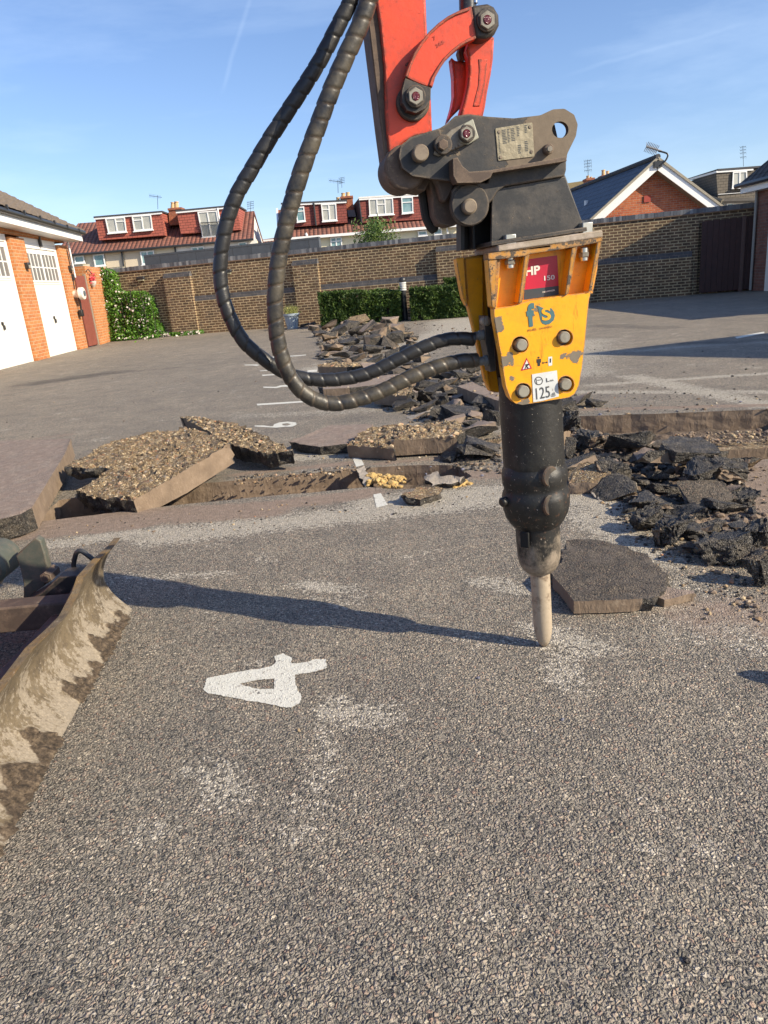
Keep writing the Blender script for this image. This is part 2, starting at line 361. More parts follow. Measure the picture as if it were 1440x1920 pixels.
BROWNM=painted('muddy_brown_metal',(.075,.052,.04),(.23,.17,.12),(.15,.105,.075),.6,.9,.75,.006,.9)
YELLOW=painted('yellow_paint',(.84,.355,.004),(.19,.155,.12),(.45,.17,.02),.42,1.,.4,.005,.35)
STEEL=painted('worn_steel',(.26,.245,.20),(.09,.06,.04),(.13,.095,.065),.3,.4,.45,.004,.7)
PINM=painted('pin_steel',(.22,.175,.125),(.06,.04,.03),(.09,.06,.045),.3,.4,.5,.004,.6)
def mat_chisel():
    m=MN('chisel_steel'); n=m.noise(14,6,.7); n2=m.noise(60,5,.7)
    c=m.mix(n2,(.33,.265,.19),(.47,.39,.29)); c=m.mix(m.rng(n,.52,.62,0,.8),c,(.13,.085,.055))
    m.bump(n2,.0012); return m.out(c,.6,.15)
CHISEL=mat_chisel()
def mat_body():
    m=MN('breaker_body_metal'); n1=m.noise(16,8,.72); n2=m.noise(60,6,.7); g=m.n('ShaderNodeNewGeometry')
    s=m.n('ShaderNodeSeparateXYZ'); m.lk(m.tc.outputs['Object'],s.inputs[0])
    c=m.mix(n1,(.006,.006,.006),(.020,.019,.017))
    c=m.mix(m.rng(n1,.56,.72,0,.7),c,(.055,.052,.042))
    low=m.math('ADD',m.rng(s.outputs[2],.46,.25,0,.42),n1); c=m.mix(m.rng(low,.70,.92),c,(.25,.205,.155))
    rust=m.math('MULTIPLY',m.rng(s.outputs[2],.58,.5),m.rng(s.outputs[2],.34,.40)); c=m.mix(m.math('MULTIPLY',rust,m.rng(n2,.58,.68,0,.7)),c,(.13,.06,.028))
    sc=m.noise(5,6,.85,vec=m.map((9,9,1.6),rot=(.5,.35,.2))); c=m.mix(m.rng(sc,.64,.67,0,.85),c,(.36,.34,.29))
    c=m.mix(m.rng(m.noise(120,3,.7),.66,.70,0,.8),c,(.42,.38,.31))
    m.bump(n2,.0012); return m.out(c,.5,0,.5)
BODY=mat_body()
def mat_hose(name,dusty):
    m=MN(name); n=m.noise(22,7,.7); n2=m.noise(90,4,.6)
    c=m.mix(n,(.012,.012,.013),(.03,.03,.031)); c=m.mix(m.rng(n,.62-dusty*.28,.82-dusty*.22,0,.3+.45*dusty),c,(.095,.08,.055))
    c=m.mix(m.attr('groove'),c,(.10,.075,.055) if dusty>.5 else (.012,.012,.012))
    m.bump(n2,.0008); return m.out(c,m.rng(n,.3,.7,.30,.55),0,.5)
HOSE1=mat_hose('dusty_hose_guard',.9); HOSE2=mat_hose('black_hose_guard',.15)
BRICKB=brick('brown_stock_brick',(.165,.10,.058),(.10,.068,.046),(.46,.36,.215),c3=(.05,.042,.04),blot=(.6,1.35),ms=.012,w=.205,weather=(.15,.11,.085))
BRICKO=brick('orange_brick',(.50,.205,.075),(.41,.15,.055),(.52,.38,.24),c3=(.26,.085,.045),blot=(.85,1.15),ms=.006)
BRICKG=brick('mixed_red_brick',(.42,.13,.055),(.32,.085,.045),(.36,.27,.2),c3=(.13,.085,.085),blot=(.8,1.2))
BRICKD=brick('dull_red_brick',(.24,.115,.085),(.19,.09,.07),(.22,.17,.14))
BLUEB=brick('blue_brick_coping',(.085,.088,.10),(.115,.115,.125),(.05,.05,.055),w=.078,hgt=.4,off=0,ms=.008,blot=(.75,1.3))
BLUEH=brick('blue_brick_course',(.085,.086,.095),(.12,.115,.12),(.19,.17,.15),w=.225,hgt=.075,blot=(.75,1.3))
TILER=pantile('red_pantiles',(.25,.105,.075),(.19,.085,.065))
CLAD=cladding('red_hung_tiles',(.22,.052,.038),(.18,.043,.033))
CLADL=cladding('orange_red_hung_tiles',(.34,.09,.06),(.29,.075,.05))
CLADB=cladding('grey_brown_cladding',(.12,.10,.075),(.10,.085,.065),.17)
WHITE=simple('white_upvc',(.78,.78,.76),.4,.04)
WHITED=simple('white_garage_steel',(.80,.78,.72),.35,.03,3)
CREAM=simple('cream_render',(.66,.60,.46),.9,.06,2)
WRENDER=simple('white_render',(.74,.72,.67),.9,.05,2)
DARKF=simple('black_gutter',(.03,.031,.033),.35,.2)
FELT=simple('dark_felt_roof',(.05,.052,.058),.8,.2)
LEAD=simple('lead_flashing',(.12,.13,.15),.6,.2)
TCOTTA=simple('chimney_pot_clay',(.55,.38,.2),.85,.15,6)
BRICKC=brick('chimney_brick',(.36,.12,.06),(.27,.09,.05),(.3,.22,.16))
def mat_glass(name,c1,c2,curt):
    m=MN(name); n=m.noise(1.6,3,.5); c=m.mix(m.rng(n,.4,.6),c1,c2)
    s=m.n('ShaderNodeTexWave',Scale=3.2,Distortion=1.5); m.lk(m.tc.outputs['UV'],s.inputs[0]); c=m.mix(m.math('MULTIPLY',s.outputs['Fac'],curt),c,(.5,.5,.45))
    return m.out(c,.08,0,.8)
GLASS=mat_glass('window_glass',(.06,.08,.10),(.16,.19,.21),.12); GLASSC=mat_glass('curtained_glass',(.28,.28,.25),(.40,.39,.34),.5)
GLASST=mat_glass('bluish_glass',(.10,.22,.24),(.20,.33,.35),.15); GLASSD=simple('dull_pane',(.17,.165,.155),.3,.15,4)
# =============================================================== SETTING: ground with trenches
def pg(pts,z=0): return [gz(x,y,z) for x,y in pts]
TRL=pg([(70,978),(248,957),(320,948),(480,932),(600,922),(690,913),(740,918),(800,915),(862,902),(885,893),(858,872),(790,872),(740,874),(664,879),(560,889),(440,901),(300,912),(110,938)])
TRR=pg([(1070,781),(1250,775),(1500,765),(1560,820),(1500,856),(1400,864),(1330,868),(1300,893),(1330,930),(1300,955),(1250,935),(1180,905),(1110,885),(1062,850),(1052,800)])
def seg_d(px,py,a,b):
    ax,ay=a; bx,by=b; dx,dy=bx-ax,by-ay; t=np.clip(((px-ax)*dx+(py-ay)*dy)/(dx*dx+dy*dy+1e-9),0,1)
    return np.hypot(px-ax-t*dx,py-ay-t*dy)
def inpoly(px,py,poly):
    c=np.zeros(px.shape,bool); n=len(poly)
    for i in range(n):
        a=poly[i];b=poly[i-1]
        k=((a.y>py)!=(b.y>py))&(px<(b.x-a.x)*(py-a.y)/((b.y-a.y) or 1e-9)+a.x); c^=k
    return c
def densify(poly,step,jit=0):
    out=[]
    for i,a in enumerate(poly):
        b=poly[(i+1)%len(poly)]; n=max(1,int((b-a).length/step))
        for k in range(n):
            p=a.lerp(b,k/n); out.append(p+V((U(-jit,jit),U(-jit,jit),0)) if k else p)
    return out
TRLd=densify(TRL,.05,.004); TRRd=densify(TRR,.06,.006)
def ground():
    X=[];
    def grid(x0,x1,y0,y1,s,ex=None):
        xs=np.arange(x0,x1+1e-6,s); ys=np.arange(y0,y1+1e-6,s); g=np.array(np.meshgrid(xs,ys)).reshape(2,-1)
        if ex is not None: k=~((g[0]>ex[0]-s*.4)&(g[0]<ex[1]+s*.4)&(g[1]>ex[2]-s*.4)&(g[1]<ex[3]+s*.4)); g=g[:,k]
        X.append(g)
    grid(-3,3.6,0.2,7,.065); grid(-12,13,-4,27,.35,(-3,3.6,.2,7)); grid(-320,320,-80,560,20,(-12,13,-4,27))
    P=np.concatenate(X,1); 
    k=np.ones(P.shape[1],bool)
    for T in (TRLd,TRRd):
        k&=~inpoly(P[0],P[1],T)
        dm=np.full(P.shape[1],9.)
        for i in range(len(T)): dm=np.minimum(dm,np.hypot(P[0]-T[i].x,P[1]-T[i].y))
        k&=dm>.03
    P=P[:,k]; pts=[V((x,y)) for x,y in P.T]; E=[]
    for T in (TRLd,TRRd):
        o=len(pts); n=len(T); pts+=[V((p.x,p.y)) for p in T]; E+=[(o+i,o+(i+1)%n) for i in range(n)]
    vs,_,fs,*_=geometry.delaunay_2d_cdt(pts,E,[],0,1e-6)
    vx=np.array([v.x for v in vs]); vy=np.array([v.y for v in vs])
    fa=np.array([list(f) for f in fs]); cx=vx[fa].mean(1); cy=vy[fa].mean(1)
    kf=~(inpoly(cx,cy,TRLd)|inpoly(cx,cy,TRRd)); fa=fa[kf]
    mb=MB(); mb.v=[V((v.x,v.y,0)) for v in vs]; mb.f=[tuple(int(i) for i in f) for f in fa]; mb.m=[0]*len(fa)
    def blob(cs,ry=None):
        out=np.zeros(len(vx))
        for (a,b,w,s) in cs:
            A=gz(*a); B=gz(*b); d=seg_d(vx,vy,(A.x,A.y),(B.x,B.y)); out=np.maximum(out,s*np.clip(1.3-d/w,0,1))
        return out
    dust=blob([((300,1005),(930,935),.17,.85),((700,945),(960,920),.16,.95),((100,1020),(300,995),.09,.9),((1075,930),(1175,960),.14,.95),((1090,960),(1230,1050),.14,.7),
      ((900,1090),(990,1110),.07,.7),((1000,1180),(1120,1215),.07,.75),((1250,1120),(1400,1180),.25,.45),((620,1330),(720,1345),.07,.75),((380,1440),(440,1500),.07,.6),
      ((780,650),(880,600),.55,.95),((600,690),(640,700),.4,.7),((1110,690),(1440,760),.16,.75),((1100,735),(1440,735),.12,.7),((1110,662),(1440,640),.2,.7),((1110,722),(1440,700),.09,.8),((880,620),(860,600),.9,.9),
      ((460,780),(900,760),.2,.4),((500,860),(700,850),.12,.8),((560,1095),(650,1105),.06,.75),((220,1085),(420,1075),.05,.6),((1050,1190),(1060,1280),.08,.6),((640,1310),(560,1560),.06,.45),((1060,700),(1100,640),.5,.7)])
    mud=blob([((0,985),(500,955),.17,1.),((500,950),(690,925),.12,.9),((0,1010),(260,985),.08,.9),((440,890),(660,868),.07,.75),((1380,880),(1440,1000),.33,.95),((1330,1150),(1440,1160),.25,.55),((1100,768),(1500,758),.07,.9),((860,890),(930,890),.12,.75),((700,870),(860,855),.06,.7),((0,830),(130,815),.12,.5)])
    oil_and_shadow=blob([((60,720),(200,700),.45,.85),((200,700),(330,690),.3,.5),((1110,610),(1250,615),.35,.6),((1290,645),(1400,640),.3,.7),((10,845),(60,840),.15,.3),((1390,1270),(1440,1290),.05,.4),((330,655),(480,640),.25,.2)])  # dark stains, plus a cast shadow painted in at the right edge
    # gutter strip along the wall foot
    mb.att={'dust':dust.astype('f'),'mud':mud.astype('f'),'oil_and_shadow':oil_and_shadow.astype('f')}
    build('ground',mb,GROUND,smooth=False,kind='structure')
ground()
def mat_cut():
    m=MN('saw_cut_face'); n=m.noise(11,6,.6); n2=m.noise(130,4,.7); n3=m.noise(34,5,.6)
    sm=m.noise(26,3,.5,vec=m.map((1,1,.35)),dist=1.2)
    c=m.ramp(n,[(.3,(.15,.108,.075)),(.55,(.205,.15,.104)),(.75,(.26,.195,.14))]); c=m.mix(m.rng(n2,.64,.72,0,.5),c,(.12,.085,.06)); c=m.mix(m.rng(n3,.60,.72,0,.35),c,(.42,.34,.25))
    m.bump(m.rng(sm,.5,.7),.0016); m.bump(n,.006); m.bump(n3,.0025); m.bump(n2,.0012); return m.out(c,.85)
def mat_broken():
    m=MN('broken_bitumen'); col,h,msk=asphalt_nodes(m); n=m.noise(16,6,.7)
    c=m.mix(1.,col,(.20,.20,.21),'MULTIPLY'); c=m.mix(m.rng(n,.50,.66,0,.75),c,(.15,.125,.095)); c=m.mix(m.rng(m.noise(38,5,.7),.56,.66,0,.7),c,(.27,.235,.185)); c=m.mix(m.rng(m.noise(130,4,.7),.62,.68,0,.8),c,(.45,.40,.31))
    m.bump(n,.02); m.bump(h,.008); return m.out(c,.55,0,.5)
def mat_gravel():
    m=MN('cemented_gravel')
    wv=m.n('ShaderNodeTexNoise',Scale=40,Detail=3); m.lk(m.tc.outputs['Object'],wv.inputs[0])
    ad=m.n('ShaderNodeVectorMath',operation='MULTIPLY_ADD'); m.lk(wv.outputs['Color'],ad.inputs[0]); ad.inputs[1].default_value=(.03,.03,.03); m.lk(m.tc.outputs['Object'],ad.inputs[2])
    v=m.n('ShaderNodeTexVoronoi',Scale=75); m.lk(ad.outputs[0],v.inputs['Vector']); e=m.n('ShaderNodeTexVoronoi',Scale=75,feature='DISTANCE_TO_EDGE'); m.lk(ad.outputs[0],e.inputs['Vector'])
    n=m.noise(10,6,.7); n2=m.noise(110,5,.7); n4=m.noise(28,5,.7); s=m.n('ShaderNodeSeparateColor'); m.lk(v.outputs['Color'],s.inputs[0])
    c=m.ramp(s.outputs[0],[(0,(.16,.11,.06)),(.35,(.33,.235,.125)),(.65,(.46,.345,.20)),(.85,(.60,.50,.34)),(.93,(.40,.17,.07)),(1,(.30,.29,.27))])
    c=m.mix(m.rng(e.outputs['Distance'],.12,.0),c,(.13,.09,.055))
    c=m.mix(m.rng(n4,.50,.62,0,.75),c,(.20,.135,.075)); c=m.mix(m.rng(n,.53,.62,0,.8),c,(.10,.08,.062)); c=m.mix(m.rng(n,.42,.34,0,.6),c,(.50,.41,.27))
    c=m.mix(m.rng(n2,.62,.70,0,.7),c,(.66,.57,.42)); c=m.mix(m.rng(n2,.38,.30,0,.7),c,(.06,.045,.03))
    m.bump(n4,.012); m.bump(m.rng(e.outputs['Distance'],0,.25),.006); m.bump(n2,.003); return m.out(c,.9)
def mat_stone():
    m=MN('pebble_stone'); o=m.n('ShaderNodeNewGeometry'); c=m.ramp(o.outputs['Random Per Island'],[(0,(.34,.24,.13)),(.4,(.46,.36,.22)),(.7,(.25,.16,.085)),(.85,(.58,.50,.38)),(1,(.34,.14,.06))]); m.bump(m.noise(120,4),.002)
    return m.out(c,.8)
def mat_slabtop():
    m=MN('dusty_slab_top'); col,h,msk=asphalt_nodes(m); n=m.noise(9,6,.7)
    mc=m.ramp(m.noise(22,6,.7),[(.3,(.20,.145,.115)),(.55,(.27,.205,.165)),(.75,(.40,.32,.25))]); c=m.mix(m.rng(n,.3,.55,.55,.95),col,mc)
    m.bump(h,.0035); m.bump(n,.008); return m.out(c,.85)
def mat_darktop():
    m=MN('dark_slab_top'); col,h,msk=asphalt_nodes(m); n=m.noise(11,6,.7)
    c=m.mix(1.,col,(.40,.36,.32),'MULTIPLY'); c=m.mix(m.rng(n,.48,.66,0,.6),c,(.19,.155,.12)); m.bump(h,.008); return m.out(c,.75)
def mat_clay():
    m=MN('trench_floor_soil'); n=m.noise(12,6,.7); c=m.ramp(n,[(.3,(.06,.045,.034)),(.55,(.15,.11,.08)),(.75,(.26,.20,.14))]); m.bump(n,.03); m.bump(m.noise(60,5,.7),.008); return m.out(c,.95)
def mat_sand():
    m=MN('yellow_sand'); n=m.noise(30,6,.7); c=m.ramp(n,[(.3,(.36,.22,.07)),(.6,(.58,.40,.16)),(.8,(.70,.53,.27))]); m.bump(n,.012); return m.out(c,.95)
CUT=mat_cut(); BROKEN=mat_broken(); GRAVEL=mat_gravel(); STONE=mat_stone(); STOP=mat_slabtop(); DTOP=mat_darktop(); CLAY=mat_clay(); SAND=mat_sand()
PALE=simple('pale_dusty_asphalt',(.36,.31,.25),.9,.4,30,0,.006,60)
def trench(name,poly,depth,step=None):
    mb=MB(); n=len(poly); rows=5
    vs=[];fs=[];ms=[]
    for r in range(rows+1):
        z=-depth*r/rows
        for i,p in enumerate(poly):
            j=.004*noise.noise(V((p.x*9,p.y*9,z*25))) if r else 0
            c=V((0,0,0)); vs.append(V((p.x+j,p.y+j,z)))
    for r in range(rows):
        for i in range(n):
            k=(i+1)%n; fs.append((r*n+i,r*n+k,(r+1)*n+k,(r+1)*n+i)); ms.append(0)
    mb.add(vs,fs,ms)
    # floor
    xs=[p.x for p in poly]; ys=[p.y for p in poly]
    P=[V((p.x,p.y)) for p in poly]; E=[(i,(i+1)%n) for i in range(n)]
    g=np.array(np.meshgrid(np.arange(min(xs),max(xs),.035),np.arange(min(ys),max(ys),.035))).reshape(2,-1)
    k=inpoly(g[0],g[1],poly); 
    for x,y in g[:,k].T: P.append(V((x+U(-.01,.01),y+U(-.01,.01))))
    vv,_,ff,*_=geometry.delaunay_2d_cdt(P,E,[],1,1e-6)
    mb.add([V((v.x,v.y,-depth+(.03*noise.fractal(V((v.x*7,v.y*7,0)),1,2,4)+.012 if i>=n else 0))) for i,v in enumerate(vv)],[tuple(f) for f in ff],1)
    build(name,mb,[CUT,CLAY],smooth=False,kind='structure')
trench('trench',TRLd,.13); trench('trench',TRRd,.15)
# painted parking marks
def mark(name,outer,holes=(),label=None,z=.0018):
    mb=MB(); o=pg(outer); hs=[pg(h) for h in holes]
    def jit(l): return [p+V((U(-.0022,.0022),U(-.0022,.0022),0)) for p in densify(l,.007)] if (l[0]-CAM).length<4 else l
    loops=[jit(o)]+[jit(h) for h in hs]; flat=sum(loops,[])
    tr=geometry.tessellate_polygon(loops)
    mb.add([p+V((0,0,z)) for p in flat],[t if (flat[t[1]]-flat[t[0]]).cross(flat[t[2]]-flat[t[0]]).z>0 else t[::-1] for t in [tuple(q) for q in tr]])
    ob=build(name,mb,PAINT,smooth=False,kind='structure')
z5=lambda l:[(340+a/3.6,1180+b/3.6) for a,b in l]
mark('parking_number_marking',z5([(150,410),(175,330),(330,300),(480,275),(600,255),(640,225),(625,185),(690,165),(745,195),(745,235),(860,220),(900,205),(975,205),(985,265),(870,295),(770,310),(765,345),(790,420),(810,460),(800,500),(745,530),(690,530),(560,500),(420,480),(300,455),(180,435)]),[z5([(395,370),(510,345),(625,335),(630,405),(520,405),(450,390)])])
z6=lambda l:[(440+a/7.2,580+b/7.2) for a,b in l]
# a 9-like digit
mark('parking_number_marking',z6([(270,1570),(400,1570),(480,1582),(520,1580),(530,1555),(600,1530),(720,1518),(830,1530),(835,1560),(780,1585),(640,1592),(560,1600),(400,1592),(270,1585)]),[z6([(640,1548),(710,1540),(760,1552),(720,1570),(650,1570)])])
mark('parking_bay_line',z6([(295,1278),(900,1240),(930,1258),(310,1300)]))
mark('parking_number_marking',z6([(380,1045),(560,1048),(610,1030),(700,1022),(760,1030),(740,1045),(640,1048),(560,1065),(390,1060)]))
mark('parking_bay_line',z6([(370,885),(620,872),(640,882),(375,900)]))
mark('parking_bay_line',z6([(340,828),(480,818),(490,828),(345,836)]))
mark('parking_number_marking',z6([(130,748),(300,745),(340,752),(300,765),(230,758),(140,758)]))
mark('parking_bay_line',z6([(440,645),(720,630),(960,612),(965,622),(720,642),(445,657)]))
mark('parking_bay_line',z6([(980,825),(1110,815),(1115,845),(985,850)]))
mark('parking_bay_line',[(1378,632),(1432,622),(1434,625),(1382,635)])
mark('parking_bay_line',[(655,846),(668,843),(683,872),(668,876)])
mark('parking_bay_line',[(700,928),(714,925),(727,947),(706,953)])
# =============================================================== RUBBLE
def slab(name,top,th,mats,edges=None,res=.03,rough=.004,topmat=0,label=None,cat='slab',group=None,pebbles=0,normal=None,lump=1.,bulge=0,psize=.012):
    """top: 3D corner list (ccw from above or not); edges: per-edge material idx (1 cut, 2 broken); thickness goes down"""
    top=[V(p) for p in top]; nrm=geometry.normal(top)
    if nrm.z<0: top=top[::-1]; nrm=-nrm; edges=edges and [edges[(len(top)-2-i)%len(top)] for i in range(len(top))]
    res=min(res,.021) if topmat==3 else res
    n=len(top); edges=edges or [2]*n; cen=sum(top,V((0,0,0)))/n
    ux=(top[1]-top[0]); ux=(ux-nrm*ux.dot(nrm)).normalized(); uy=nrm.cross(ux)
    per=[];pe=[]
    for i in range(n):
        a,b=top[i],top[(i+1)%n]; k=max(2,int((b-a).length/res))
        for q in range(k):
            p=a.lerp(b,q/k); j=rough*(.35 if edges[i]==1 else 3.)
            if q: p=p+(ux*noise.noise(p*23)+uy*noise.noise(p*23+V((9,9,9))))*j*2
            per.append(((p-cen).dot(ux),(p-cen).dot(uy),(p-cen).dot(nrm))); pe.append(edges[i])
    m=len(per); P=[V((a,b)) for a,b,_ in per]; E=[(i,(i+1)%m) for i in range(m)]
    xs=[p.x for p in P]; ys=[p.y for p in P]
    poly=[V((p.x,p.y,0)) for p in P]
    g=np.array(np.meshgrid(np.arange(min(xs),max(xs),res),np.arange(min(ys),max(ys),res))).reshape(2,-1)
    k=inpoly(g[0],g[1],poly); g=g[:,k]
    dd=np.full(g.shape[1],9.)
    for p in P: dd=np.minimum(dd,np.hypot(g[0]-p.x,g[1]-p.y))
    for (x,y),d_ in zip(g.T,dd):
        if d_>res*.5: P.append(V((x+U(-.2,.2)*res,y+U(-.2,.2)*res)))
    vv,_,ff,*_=geometry.delaunay_2d_cdt(P,E,[],1,1e-6)
    rad=max(max(xs)-min(xs),max(ys)-min(ys))/2
    def W(x,y,w): return cen+ux*x+uy*y+nrm*w
    mb=MB(); amp={0:rough,3:rough*3.6}.get(topmat,rough)
    vs=[]
    for i,v in enumerate(vv):
        p=W(v.x,v.y,0); w=(amp*.55*noise.fractal(p*15,1,2,3)+amp*.75*noise.noise(p*48)+amp*.4*noise.noise(p*95))*lump if topmat==3 else amp*noise.fractal(p*16,1,2,4)*1.5*lump+bulge*max(0,1-(v.length/rad)**2)
        if i<m: w=w*.5+per[i][2]
        vs.append(W(v.x,v.y,w))
    mb.add(vs,[tuple(f) if (vv[f[1]]-vv[f[0]]).cross(vv[f[2]]-vv[f[0]])>0 else tuple(f)[::-1] for f in ff],topmat)
    rows=5; o=len(mb.v); ring=[vs[i] for i in range(m)]; S=[list(range(m))]
    for r in range(1,rows+1):
        t=r/rows; new=[]
        for i in range(m):
            b=W(per[i][0],per[i][1],per[i][2]*(1-t))-nrm*th*t+ (ring[i]-W(per[i][0],per[i][1],per[i][2]))*(1-t)
            out=(ux*per[i][0]+uy*per[i][1]).normalized()
            if pe[i]!=1:
                b=b+out*(rough*5*noise.fractal(b*20,1,2,4))-out*(.12*th*t)
                if r==rows: b=b+nrm*(rough*4*noise.noise(b*14))
            else: b=b+out*(.0015*noise.noise(b*40))
            new.append(b)
        S.append([len(mb.v)+i for i in range(m)]); mb.v+=new
        for i in range(m):
            k2=(i+1)%m; mb.f.append((S[-2][i],S[-1][i],S[-1][k2],S[-2][k2])); mb.m.append(pe[i])
    cb=len(mb.v); mb.v.append(cen-nrm*th)
    for i in range(m): mb.f.append((S[-1][(i+1)%m],S[-1][i],cb)); mb.m.append(2)
    for _ in range(pebbles):
        while True:
            q=random.choice(vs)+(ux*U(-1,1)+uy*U(-1,1))*res*.6
            if inpoly(np.array([(q-cen).dot(ux)]),np.array([(q-cen).dot(uy)]),poly)[0]: break
        r_=psize*random.choice((.3,.35,.45,.5,.7,.9,1.3,1.7 if rnd()<.4 else .5)); pebble(mb,q+nrm*r_*U(-.45,.15),r_,random.choice((4,4,3,3)))
    org=V((cen.x,cen.y,0))
    return build(name,mb,mats,org=org,smooth=True,ang=28,label=label,cat=cat,group=group)
ICO=[];ICF=[]
def _ico():
    bm=bmesh.new(); bmesh.ops.create_icosphere(bm,subdivisions=1,radius=1); global ICO,ICF
    ICO=[v.co.copy() for v in bm.verts]; ICF=[tuple(v.index for v in f.verts) for f in bm.faces]; bm.free()
_ico()
def pebble(mb,c,r,m=0,flat=.6):
    sx,sy,sz=r*U(.7,1.3),r*U(.7,1.3),r*U(.45,.9); a=U(0,6.28); ca,sa=math.cos(a),math.sin(a)
    vs=[]
    for v in ICO:
        x,y,z=v.x*sx*U(.85,1.1),v.y*sy*U(.85,1.1),v.z*sz; vs.append(c+V((x*ca-y*sa,x*sa+y*ca,z)))
    mb.add(vs,ICF,m)
SLABM=[STOP,CUT,BROKEN,GRAVEL,STONE]
SLABD=[DTOP,CUT,BROKEN,GRAVEL,STONE]
def T(l): return [gz(*q) for q in l]
slab('asphalt_slab',T([(-60,832,.17),(0,827,.17),(133,822,.19),(122,850,.175),(60,952,.13),(40,963,.125),(-60,990,.12)]),.12,SLABM,[2,2,1,1,2,2,2],label='large brown saw-cut slab tipped up at the left end of the trench, behind the dozer blade',rough=.003)
slab('asphalt_slab',T([(143,921,.10),(205,880,.15),(262,845,.21),(345,803,.25),(395,815,.24),(431,832,.22),(340,886,.15),(250,938,.075),(190,935,.08)]),.12,SLABM,[2,2,2,2,2,1,1,2,2],label='biggest upturned slab showing its stony yellow underside, leaning over the trench',topmat=3,rough=.006,pebbles=420,psize=.009)
slab('asphalt_slab',T([(121,876,.16),(160,855,.18),(196,833,.20),(262,815,.20),(330,806,.19),(290,840,.17),(215,878,.15)]),.085,SLABM,[2]*7,label='smaller upturned slab with yellow gravel face, half under the biggest one',topmat=3,rough=.006,pebbles=160,psize=.009)
slab('asphalt_slab',T([(337,781,.22),(390,786,.22),(446,795,.21),(506,822,.17),(548,846,.13),(500,852,.115),(431,831,.15),(385,806,.19)]),.10,SLABM,[2,2,2,2,2,2,1,1],label='upturned slab with coarse yellow stones on top and a thick black broken end',topmat=3,rough=.006,pebbles=230,psize=.014)
slab('asphalt_slab',T([(541,828,.07),(575,815,.09),(620,797,.10),(700,795,.10),(690,812,.085),(650,832,.07),(600,838,.06)]),.06,SLABM,[2,2,2,1,1,2,2],label='flat slab with smooth pinkish top and ragged black front edge, left of the stony slabs',rough=.003)
slab('asphalt_slab',T([(650,836,.085),(690,803,.13),(745,793,.15),(790,800,.13),(746,812,.13),(738,842,.08),(700,838,.085)]),.08,SLABM,[2,2,2,2,2,1,1],label='slab with dark cut front face under a heap of yellow stones, middle of three in the row',topmat=3,rough=.007,pebbles=140,bulge=.02,psize=.016)
slab('asphalt_slab',T([(738,826,.12),(752,808,.14),(800,795,.15),(862,792,.15),(868,812,.13),(858,818,.125),(800,822,.12)]),.105,SLABM,[1,2,2,2,2,1,1],label='thick slab with pitted grey saw-cut face, standing just left of the breaker',topmat=3,rough=.006,pebbles=110,bulge=.02,psize=.015)
slab('asphalt_slab',T([(604,722,.12),(640,712,.12),(755,700,.12),(765,706,.12),(700,722,.12),(655,727,.12),(606,730,.12)]),.11,SLABM,[2,2,2,2,2,1,1],label='long tan slab with light saw-cut face seen between the two hose bends',rough=.004,pebbles=40,res=.05)
slab('asphalt_slab',T([(595,684,.12),(625,680,.13),(690,680,.13),(692,686,.12),(650,688,.11),(596,688,.11)]),.11,SLABM,[2,2,2,2,1,1],label='slab topped with orange gravel, just above the upper hose bend',topmat=3,rough=.006,pebbles=90,res=.05,psize=.02)
slab('asphalt_slab',T([(700,738,.12),(735,722,.14),(775,728,.13),(762,742,.12)]),.10,SLABM,[2,2,2,1],label='dark brown gravelly slab lying behind the lower hose',topmat=3,rough=.007,pebbles=60,psize=.016,res=.05)
slab('asphalt_slab',T([(857,724,.13),(885,716,.13),(936,740,.12),(936,752,.12),(900,740,.12)]),.11,SLABM,[2,2,2,1,1],label='long brown slab running behind the breaker body from the left',rough=.005,res=.05,pebbles=30)
slab('asphalt_slab',T([(1036,1078,.055),(1052,1032,.055),(1062,1012,.055),(1105,1010,.055),(1165,1022,.055),(1215,1038,.05),(1250,1085,.05),(1248,1108,.05),(1205,1122,.05),(1140,1126,.05),(1076,1128,.05)]),.045,SLABD,[2,2,2,2,2,2,2,2,1,1,1],label='flat dark slab with a brown cut edge lying right beside the chisel tip',rough=.0055,res=.02)
slab('asphalt_slab',T([(1210,1108,.035),(1245,1098,.04),(1300,1106,.035),(1302,1112,.033),(1246,1124,.03)]),.03,SLABM,[2,2,2,1,1],label='small thin piece with tan cut edge, off the right corner of the flat dark slab',rough=.005,res=.015)
slab('asphalt_slab',T([(795,893,.05),(810,886,.07),(870,893,.06),(862,905,.03),(810,912,.02)]),.035,[PALE,CUT,BROKEN,GRAVEL,STONE],[2]*5,label='speckled pale piece tipped over the yellow sand at the trench edge',rough=.004,res=.015)
slab('asphalt_slab',T([(753,927,.05),(790,910,.055),(830,914,.04),(826,924,.035),(788,938,.035)]),.04,[GRAVEL,CUT,BROKEN,GRAVEL,STONE],[2]*5,label='thin dark broken piece in front of the yellow sand',rough=.004,res=.015)
slab('concrete_block',T([(668,880,.02),(682,872,.02),(700,905,.0),(684,912,-.01)]),.05,[PALE,CUT,BROKEN,GRAVEL,STONE],[2]*4,label='loose white-painted sliver standing in the trench in line with the bay line',rough=.003,res=.02,cat='fragment')
slab('asphalt_slab',T([(1280,836,-.02),(1330,833,-.02),(1480,824,-.02),(1490,836,-.02),(1400,842,-.02),(1330,846,-.02)]),.11,[GRAVEL,CUT,BROKEN,GRAVEL,STONE],[2,2,2,1,1,2],label='ledge of tan slab with cut face sunk in the trench at the right edge',rough=.004,res=.05,cat='slab')
